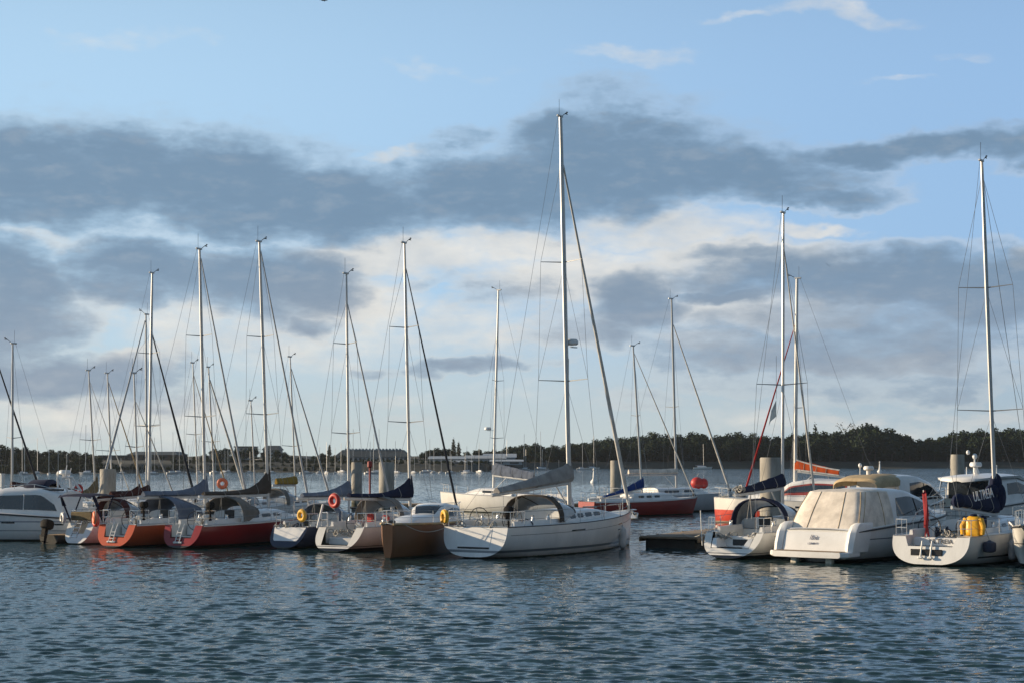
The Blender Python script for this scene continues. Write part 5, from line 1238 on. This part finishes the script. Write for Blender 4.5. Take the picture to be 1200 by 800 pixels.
for sd in (1, -1): MB().tube([(-.02, sd * .27, .62), (-.1, sd * .40, .35), (-.12, sd * .38, .05)], [.11, .095, .07], 9).build('sleeve', 'oilskin', jk)
MB().torus((0, 0, .76), .09, .05, n=14, k=6).build('collar', 'navy', jk)
for t_, lab, mt, zc, ln_, r_ in ((.10, 'dark navy ball fender at the stern quarter of the lettered-sail yacht', 'fenderblue', .72, .42, .24), (.30, 'white fender amidships on the lettered-sail yacht, nearer its stern', 'fender', .5, .75, .15), (.42, 'white fender amidships on the lettered-sail yacht, nearer its bow', 'fender', .5, .75, .15)):
    fender(P, h, t_, -1, mt, lab, ln_, r_, zc)
strip_on_side(h, .10, .32, lambda t: .34, lambda t: .28, -1).build('hull_stripe', 'rubber', root); strip_on_side(h, .10, .32, lambda t: .34, lambda t: .28, 1).build('hull_stripe', 'rubber', root)

# ---- motor cruisers
P = Place(xat(957, 65.6), 65.6, 39); IP = P
root, h, _ = sport_cruiser(P, 'motor_cruiser', 'white motor cruiser with its cockpit closed in by a cream canvas cover', 'white hardtop motor cruisers', True, 2.68, 11.2, 3.6, True, 1.22)
fender(P, h, .30, -1, 'fender', 'white fender between the canvas-covered cruiser and the lettered-sail yacht', .7, .14, .55)
P = Place(xat(996, 88.5), 88.5, 41)
root, h, _ = sport_cruiser(P, 'motor_cruiser', 'white motor cruiser with a tan bimini, behind the canvas-covered one', 'white hardtop motor cruisers', False, 3.0, 11.2, 3.5, False, 1.2)
mb = MB().tube([(2.3, .2, 3.02), (2.3, .2, 3.35)], .12, 8).build('radar_mast', 'grp', root); radar(None, 2.3, 3.35, .2, .9, mb)
a_ = MB().tube([(2.2, .65, 2.95), (2.2, .65, 3.55)], .025, 5).ell((2.2, .65, 3.6), (.1, .1, .13), 8, 6).build('aerial', 'grp', root)
# hardtop boat with the radar
P = Place(xat(1118, 92), 92, 42); root = P.root('motor_cruiser', 'white wheelhouse motor boat with an overhanging hardtop and radar, behind the lettered sail', 'motor cruiser')
h = Hull(10.5, 3.7, tb=.92, fs=1.3, fb=1.9, kst=.05, kb=.6, zks=0, depth=.35, pst=3.4, pbow=1.4, sag=0); moto_hull(root, h, 'hull_moto')
c = Cabin([(2.0, 1.55, 1.35, 1.42, 2.80), (2.9, 1.55, 1.35, 1.42, 2.86), (4.5, 1.58, 1.45, 1.42, 2.95), (6.0, 1.5, 1.5, 1.32, 2.7), (7.2, 1.3, 1.6, 1.0, 2.0), (8.0, .9, 1.7, .5, 1.8)]); cb = c.mesh().build('cabin', 'grp', root)
MB().box((1.97, 0, 2.0), (.04, 2.72, 1.45), bev=.02).build('saloon_door', 'glass', cb)
for sd in (1, -1): c.window([(3.3, .84), (4.6, .84), (5.8, .8), (6.6, .6)], [(3.3, .42), (4.6, .40), (5.8, .42), (6.7, .52)], sd).build('side_window', 'glass', cb)
tp = []
for x, w_, z_ in ((.3, .3, 2.80), (.45, 1.0, 2.86), (.9, 1.45, 2.92), (2.5, 1.6, 3.0), (4.5, 1.55, 3.03), (6.0, 1.3, 2.82), (6.3, 1.1, 2.74)): tp.append([Vector((x, y * w_, z_ + .12 * (1 - y * y))) for y in (-1, -.6, -.2, .2, .6, 1)] + [Vector((x, y * w_ * .96, z_ - .12 + .06 * (1 - y * y))) for y in (1, .6, .2, -.2, -.6, -1)])
ht = MB().loft(tp, ring=True, caps=True).build('hardtop', 'grp', root, ang=50)
mb = MB().tube([(2.6, 0, 3.05), (2.45, 0, 3.5)], [.2, .12], 8).build('radar_mast', 'grp', ht); radar(None, 2.5, 3.5, 0, 1.1, mb); MB().tube([(2.4, 0, 3.7), (2.4, 0, 4.0)], .05, 6).ell((2.4, .0, 4.08), (.14, .14, .16), 10, 8).ell((2.2, .3, 4.3), (.11, .11, .13), 8, 6).build('aerial_dome', 'grp', mb)
for y, x, z1 in ((.9, 3.2, 3.5), (-.9, 3.2, 3.6), (-.4, 4.2, 3.45)): MB().tube([(x, y, 3.05), (x, y, z1)], .025, 5).build('aerial', 'grp', ht)
MB().box((.7, 0, 1.55), (.12, 3.0, .5), bev=.05).build('cockpit_coaming', 'cream', root); bow_rail(root, h)
for sd in (1, -1): MB().tube([(.9, sd * 1.5, 1.4), (1.3, sd * 1.4, 2.9)], .04, 6).build('hardtop_post', 'steel', root)

# bow poking in at the right edge
P = Place(xat(1196, 60.5), 60.5, 31); root = thing('motor_boat', 'white boat bow cut off by the right edge of the picture', 'boat', (*P.world(8.0), 0), R(270 - P.th))
h = Hull(8.0, 2.4, tb=.85, fs=1.1, fb=1.62, kst=0, kb=2.4, zks=0, depth=.35, pst=3, pbow=1.2, sag=0); moto_hull(root, h, 'hull_moto'); bow_rail(root, h, .5, .55)
c = Cabin([(2.2, .95, 1.2, .8, 1.9), (4, .95, 1.3, .8, 1.95), (5.4, .8, 1.4, .5, 1.55), (6.2, .5, 1.5, .2, 1.56)]); cb = c.mesh().build('cabin', 'grp', root); c.screen(4.2, 5.3).build('windscreen', 'glass', cb)

# flybridge cruiser at the left edge
P = Place(-20.35, 83.2, -84); root = P.root('motor_cruiser', 'white cabin cruiser with a radar arch, running out of the picture on the left', 'motor cruiser')
h = Hull(11.0, 3.7, tb=.92, fs=1.12, fb=1.75, kst=.05, kb=.6, zks=0, depth=.35, pst=3.2, pbow=1.4, sag=.0); moto_hull(root, h, 'hull_cruiser')
c = Cabin([(1.1, 1.45, 1.15, 1.32, 2.28), (2.4, 1.52, 1.2, 1.36, 2.52), (4.2, 1.52, 1.25, 1.34, 2.46), (5.4, 1.45, 1.3, 1.1, 2.1), (6.6, 1.2, 1.4, .8, 1.62), (8.6, .7, 1.55, .3, 1.62)]); cb = c.mesh().build('cabin', 'grp', root)
for sd in (1, -1):
    c.window([(1.5, .52), (2.1, .80), (3.2, .80), (4.25, .80)], [(1.35, .26), (2.1, .24), (3.2, .24), (4.6, .26)], sd).build('side_window', 'glass', cb)
    c.window([(4.42, .80), (4.9, .78), (5.4, .62)], [(4.8, .28), (5.3, .30), (6.1, .42)], sd).build('side_window', 'glass', cb)
    MB().tube([c.wall(3.0, .22, sd, .02), c.wall(3.0, .84, sd, .02)], .02, 4).build('window_bar', 'grp', cb)
    fr_ = MB()
    for a, b_ in zip([(1.2, 2.42), (2.6, 2.72), (4.0, 2.66), (4.9, 2.4)], [(2.6, 2.72), (4.0, 2.66), (4.9, 2.4), (5.3, 2.28)]): fr_.tube([(a[0], sd * 1.1, a[1]), (b_[0], sd * 1.05, b_[1])], .018, 5)
    for x, z_ in ((1.6, 2.5), (2.6, 2.72), (3.6, 2.68), (4.6, 2.48)): fr_.tube([(x, sd * 1.1, z_ - .25), (x, sd * 1.1, z_)], .015, 5)
    fr_.build('roof_rail', 'steel', cb)
    MB().box((1.75, sd * 1.15, 2.46), (1.3, .05, .09), bev=.02).build('roof_vent', 'rubber', cb)
ar = MB()
for sd in (1, -1): ar.tube([(1.0, sd * .9, 2.35), (1.45, sd * .8, 3.05)], .06, 6).tube([(1.5, sd * .9, 2.4), (1.55, sd * .8, 3.05)], .05, 6)
ar.tube([(1.5, .85, 3.05), (1.5, -.85, 3.05)], .06, 6).build('radar_arch', 'grp', root); rd = MB().tube([(1.5, 0, 3.05), (1.5, 0, 3.2)], .12, 8).build('arch_mount', 'grp', root); radar(None, 1.5, 3.18, 0, .95, rd)
MB().tube([(1.3, .5, 3.05), (1.2, .5, 3.65)], .025, 5).tube([(1.5, -.6, 3.05), (1.4, -.6, 3.5)], .02, 5).build('aerial', 'grp', root)
MB().loft([arch(x, 1.0 * w_, 2.45, hh_, p=2.4) for x, w_, hh_ in ((2.0, .8, .3), (2.2, 1, .5), (3.0, 1, .48), (3.3, .8, .25))]).build('helm_cover', 'navy', root)
strip_on_side(h, .08, .12, lambda t: .86, lambda t: .78, 1).build('hull_port', 'glass', root); strip_on_side(h, .30, .36, lambda t: .95, lambda t: .86, 1).build('hull_port', 'glass', root); bow_rail(root, h)
lifebuoy((xat(92, 86), 86, zat(573, 86)), R(-40), 'redbuoy', 'small red ring buoy behind the navy canopy at the left', .33)
# tender with the black outboard
P = Place(xat(57, 79.5), 79.5, 30); root = P.root('tender', 'small flat tender lying between the cabin cruiser and the white sloop', 'dinghy')
h = Hull(2.9, 1.3, tb=.9, fs=.42, fb=.5, kst=0, kb=.3, zks=-.05, depth=.1, pst=3, pbow=1.8); h.mesh(n=14, m=6).build('hull', 'float', root); MB().box((1.4, 0, .38), (2.0, .9, .06), bev=.02).build('thwart', 'teak', root)
outboard(P.pt(-.15, .0, .62), R(90 - P.th) + 3.14, 'large black outboard motor tilted on the tender at the far left', 1.25, -12)
# ================================================================== boats in the rows behind
def back_boat(label, mpx, Y, th, L, top, base_m='hull_white', fs_y=None, furl='sail_grey', cov=None, covm='bluegrey', hood=None, sp=(.45,), sl=.8, mr=.07, foot_x=None, fr=.05, d=None, seed=0, k=4, roof_h=.42, name='sailing_yacht'):
    d = L * .56 if d is None else d
    P = by_mast(mpx, Y, th, d); root = P.root(name, label, 'sailing yacht', GB)
    B = L * .31; h = Hull(L, B, tb=.7, fs=.1 * L, fb=.125 * L, kst=.4, zks=.03, depth=.35)
    sail_hull(root, h, base_m, (.2 * B, .45), 0, .35, .24 * B, .46)
    rf = Roof(h, .36 * L, .76 * L, roof_h, .33 * B, .2 * B); cb = rf.mesh().build('coachroof', 'grp', root)
    for sd in (1, -1):
        for a, b_ in ((.1, .32), (.4, .62)): rf.window(a, b_, .35, .72, sd).build('side_window', 'glass', cb)
    if hood: sprayhood(root, .38 * L, .34 * B, h.sheer(.38) + .05, 1.15, hood, h.sheer(.45) + .3)
    rails(root, h, gap=2.2, ht=.6, notch=.3)
    rig(root, P, h, d, top, sp, sl, fs_y, furl=furl, fr=fr, mr=mr, foot_x=foot_x)
    if cov: cover(root, P, d - .05, cov[0], cov[1], covm, k=k, width=.18)
    return P, h, root
back_boat('yacht with a slim mast and furled dark sail just inside the left edge', -8, 96, 30, 9.5, (-16, 372), fs_y=392, furl='sail_dark', cov=None, fr=.06)
back_boat('yacht with a maroon sail cover whose bare mast stands alone at the far left', 14, 93, 212, 8.6, (15, 403), fs_y=None, cov=((563, 571, 566, 571), 38), covm='maroon', k=2, sl=.6, mr=.07, d=5)
back_boat('yacht with an olive sail cover sweeping up to a mast left of the concrete pile', 113, 104, 27, 8.5, (104, 435), fs_y=448, furl='sail', fr=.03, cov=((556, 577, 575, 579), 90), covm='olive', k=3, sp=(.5,), sl=1.0, mr=.06)
back_boat('yacht whose pale mast rises right behind the left concrete pile', 132, 110, 27, 8.5, (126, 438), fs_y=448, furl='sail_tan', fr=.045, cov=None, sp=(.42,), sl=1.0, mr=.065)
back_boat('yacht with a dark furled sail and the taller of two close masts', 174, 97, 27, 10.5, (178.5, 320), fs_y=392, furl='sail_dark', fr=.07, cov=((566, 579, 575, 580), 128), covm='maroon', sp=(.35, .66), mr=.09, sl=.95)
back_boat('yacht with its bow to the left and the shorter of two close masts', 172, 106, 212, 10, (171, 369), fs_y=376, furl='sail_grey', fr=.07, cov=None, sp=(.42,), sl=.9, mr=.075)
back_boat('yacht showing only a thin bare mast left of the orange-hulled boat mast', 232.5, 112, 27, 8.5, (226, 426), fs_y=440, furl='sail_tan', fr=.04, cov=None, sp=(.5,), mr=.055)
back_boat('yacht with a thick white furled sail right behind the orange-hulled yacht', 252, 118, 27, 9.0, (244.5, 431), fs_y=445, furl='sail', fr=.09, cov=None, sp=(.45,), mr=.07, hood='bluegrey')
back_boat('yacht with a mustard sail cover behind the navy-hulled one', 347, 110, 30, 9.2, (340, 419), fs_y=432, furl='sail_grey', fr=.06, cov=((557, 567, 560, 567), 322), covm='mustard', k=1.5, hood='greymid', sp=(.4,), mr=.06)
back_boat('grey-canopied yacht glimpsed under the boom of the red-hulled one', 300, 106, 27, 9.0, (294, 470), fs_y=None, cov=None, hood='grey', sp=(.45,), mr=.05)
# white yacht facing left behind the long white one
P, h, root = back_boat('cream-lit white yacht, bow to the left, behind the long white one', 578, 126, -55, 11.5, (584, 341), base_m='hull_white', fs_y=395, furl=None, cov=((541, 556, 553, 562), 627), covm='bluegrey', sp=(.28, .56), sl=.9, mr=.085, foot_x=8.9, d=6.6, k=1.2, roof_h=.5)
rd = MB().box((6.9, 0, P.z(504, 6.6)), (.5, .1, .05)).build('radar_bracket', 'steel', root); radar(None, 7.1, P.z(503.5, 6.6), 0, .9, rd)
# red-banded motor sailer facing left
d = 6.4; P = by_mast(931.5, 103.5, -62, d); root = P.root('sailing_yacht', 'red-banded white yacht with an orange stowed sail, bow to the left', 'sailing yacht', GB)
h = Hull(11.6, 3.5, tb=.75, fs=1.35, fb=1.55, kst=.1, kb=.05, zks=-.1, depth=.4, bowexp=3.0, pbow=1.8, sag=.05, bluff=.08)
sail_hull(root, h, 'hull_redband', None, .06, .3, .8, .8, toe=True)
c = Cabin([(2.6, 1.25, 1.4, 1.1, 2.6), (5.0, 1.28, 1.4, 1.12, 2.68), (6.4, 1.2, 1.42, .95, 2.5), (7.4, 1.0, 1.45, .7, 1.9), (9.2, .6, 1.5, .4, 1.75)]); cb = c.mesh().build('deckhouse', 'grp', root)
for sd in (1, -1):
    c.window([(2.8, .86), (4.5, .88), (6.3, .84), (7.0, .6)], [(2.8, .30), (4.5, .30), (6.3, .32), (7.2, .40)], sd, .006).build('window_frame', 'redpaint', cb)
    c.window([(2.95, .80), (4.5, .80), (6.2, .76), (6.7, .6)], [(2.95, .46), (4.5, .46), (6.3, .46), (6.8, .5)], sd, .014).build('side_window', 'glass', cb)
    strip_on_side(h, .42, .5, lambda t: h.sheer(t) - .28, lambda t: h.sheer(t) - .38, sd).build('hull_port', 'glass', root)
rails(root, h, ht=.62, notch=.6); hatch(root, 9.6, h.fb + .06)
MB().box((10.9, 0, h.fb + .16), (.5, .35, .24), bev=.06).build('windlass', 'steel', root); jumble(root, 10.2, 0, h.fb + .15, .3, 'rope', 91, 7, 'coiled_rope')
rig(root, P, h, d, (934, 327), (.42,), .95, 381, furl='sail_red', fr=.06, mr=.10, foot_x=9.7, mm='alu')
oc, oz = cover(root, P, d - .1, (537.5, 550.5, 550, 557), 985, 'orange_cloth', k=1.1, width=.17)
xa = P.xloc(984)
for f in (.06, .93):
    for sd in (1, -1): MB().tube([(lerp(d - .1, xa, q), sd * (.15 if f < .5 else .05), lerp(lerp(oz[1], oz[0], f), lerp(oz[3], oz[2], f), q) - .25 * q * (1 - q) * (1 if f > .5 else 0)) for q in [i / 8 for i in range(9)]], .045, 6).build('piping', 'sail', oc)
# red yacht and the pale grey one beyond it
d = 4.7; P = by_mast(753, 119, 60, d); root = P.root('sailing_yacht', 'dark red yacht with a bright blue sail cover', 'sailing yacht', GB)
h = Hull(9.4, 2.9, tb=.7, fs=1.0, fb=1.22, kst=.05, kb=.35, zks=0, depth=.35); sail_hull(root, h, 'hull_darkred', None, .08, .36, .7, .55)
rf = Roof(h, 3.4, 7.4, .46, .95, .5); cb = rf.mesh().build('coachroof', 'grp', root)
for sd in (1, -1):
    for a, b_ in ((.1, .22), (.28, .4), (.46, .58)): rf.window(a, b_, .4, .75, sd).build('side_window', 'glass', cb)
    strip_on_side(h, .01, .985, lambda t: h.sheer(t) + .02, lambda t: h.sheer(t) - .06, sd, .012, 24).build('gunwale_stripe', 'grp', root)
rails(root, h, ht=.6, notch=.3)
rig(root, P, h, d, (742, 406), (.55,), .7, 415, furl='sail', fr=.05, mr=.075)
cover(root, P, d - .05, (559, 571, 580, 582.5), 706, 'blue', k=1.9, width=.2)
d = 6.6; P = by_mast(793, 127, 60, d); root = P.root('sailing_yacht', 'pale grey yacht with a cream stowed sail, beyond the dark red one', 'sailing yacht', GB)
h = Hull(11.8, 3.5, tb=.72, fs=1.2, fb=1.4, kst=.3, kb=.2, zks=0, depth=.4); sail_hull(root, h, 'hull_grey', None, .06, .36, .9, .7)
rf = Roof(h, 4.2, 9.2, .5, 1.15, .6); cb = rf.mesh().build('coachroof', 'grp', root)
for sd in (1, -1): rf.window(.12, .4, .4, .75, sd).build('side_window', 'glass', cb); rf.window(.5, .7, .4, .75, sd).build('side_window', 'glass', cb)
rails(root, h, ht=.62, notch=.5); rig(root, P, h, d, (787, 351), (.45,), .85, 381, furl='sail', fr=.075, mr=.095); cover(root, P, d - .05, (548, 554.5, 549.5, 555), 735, 'canvas', k=6, width=.17)
QP, QH = P, h
t = thing('ball_fender', 'bright red two-lobed ball fender hung on the rail of the pale grey yacht', 'fender', (xat(817, 130), 130, zat(565.5, 130)))
MB().ell((0, 0, 0), (.5, .42, .46), 14, 10).ell((.5, 0, -.03), (.34, .32, .40), 14, 10).build('fender_body', 'redbuoy', t); MB().tube([(0, 0, .5), (.1, 0, .75)], .02, 5).build('lanyard', 'rope', t)
lifebuoy((xat(260.5, 111), 111, zat(566, 111)), R(-80), 'orangebuoy', 'pale orange ring buoy above the dark brown sail cover', .44)
# ------------------------------------------------------------------ air
hm = bpy.data.materials.new('harbour_haze'); hm.use_nodes = True; ht_ = hm.node_tree; ht_.nodes.remove(ht_.nodes['Principled BSDF'])
pv = ht_.nodes.new('ShaderNodeVolumePrincipled'); pv.inputs['Density'].default_value = .00008; pv.inputs['Color'].default_value = (.84, .90, .97, 1); pv.inputs['Anisotropy'].default_value = .5
ht_.links.new(pv.outputs[0], ht_.nodes['Material Output'].inputs['Volume'])
hz_ = MB().box((0, 420, 19.0), (3400, 920, 43.0)).build('haze', hm, smooth=False); tag(hz_, kind='stuff')
SC.cycles.volume_bounces = 0
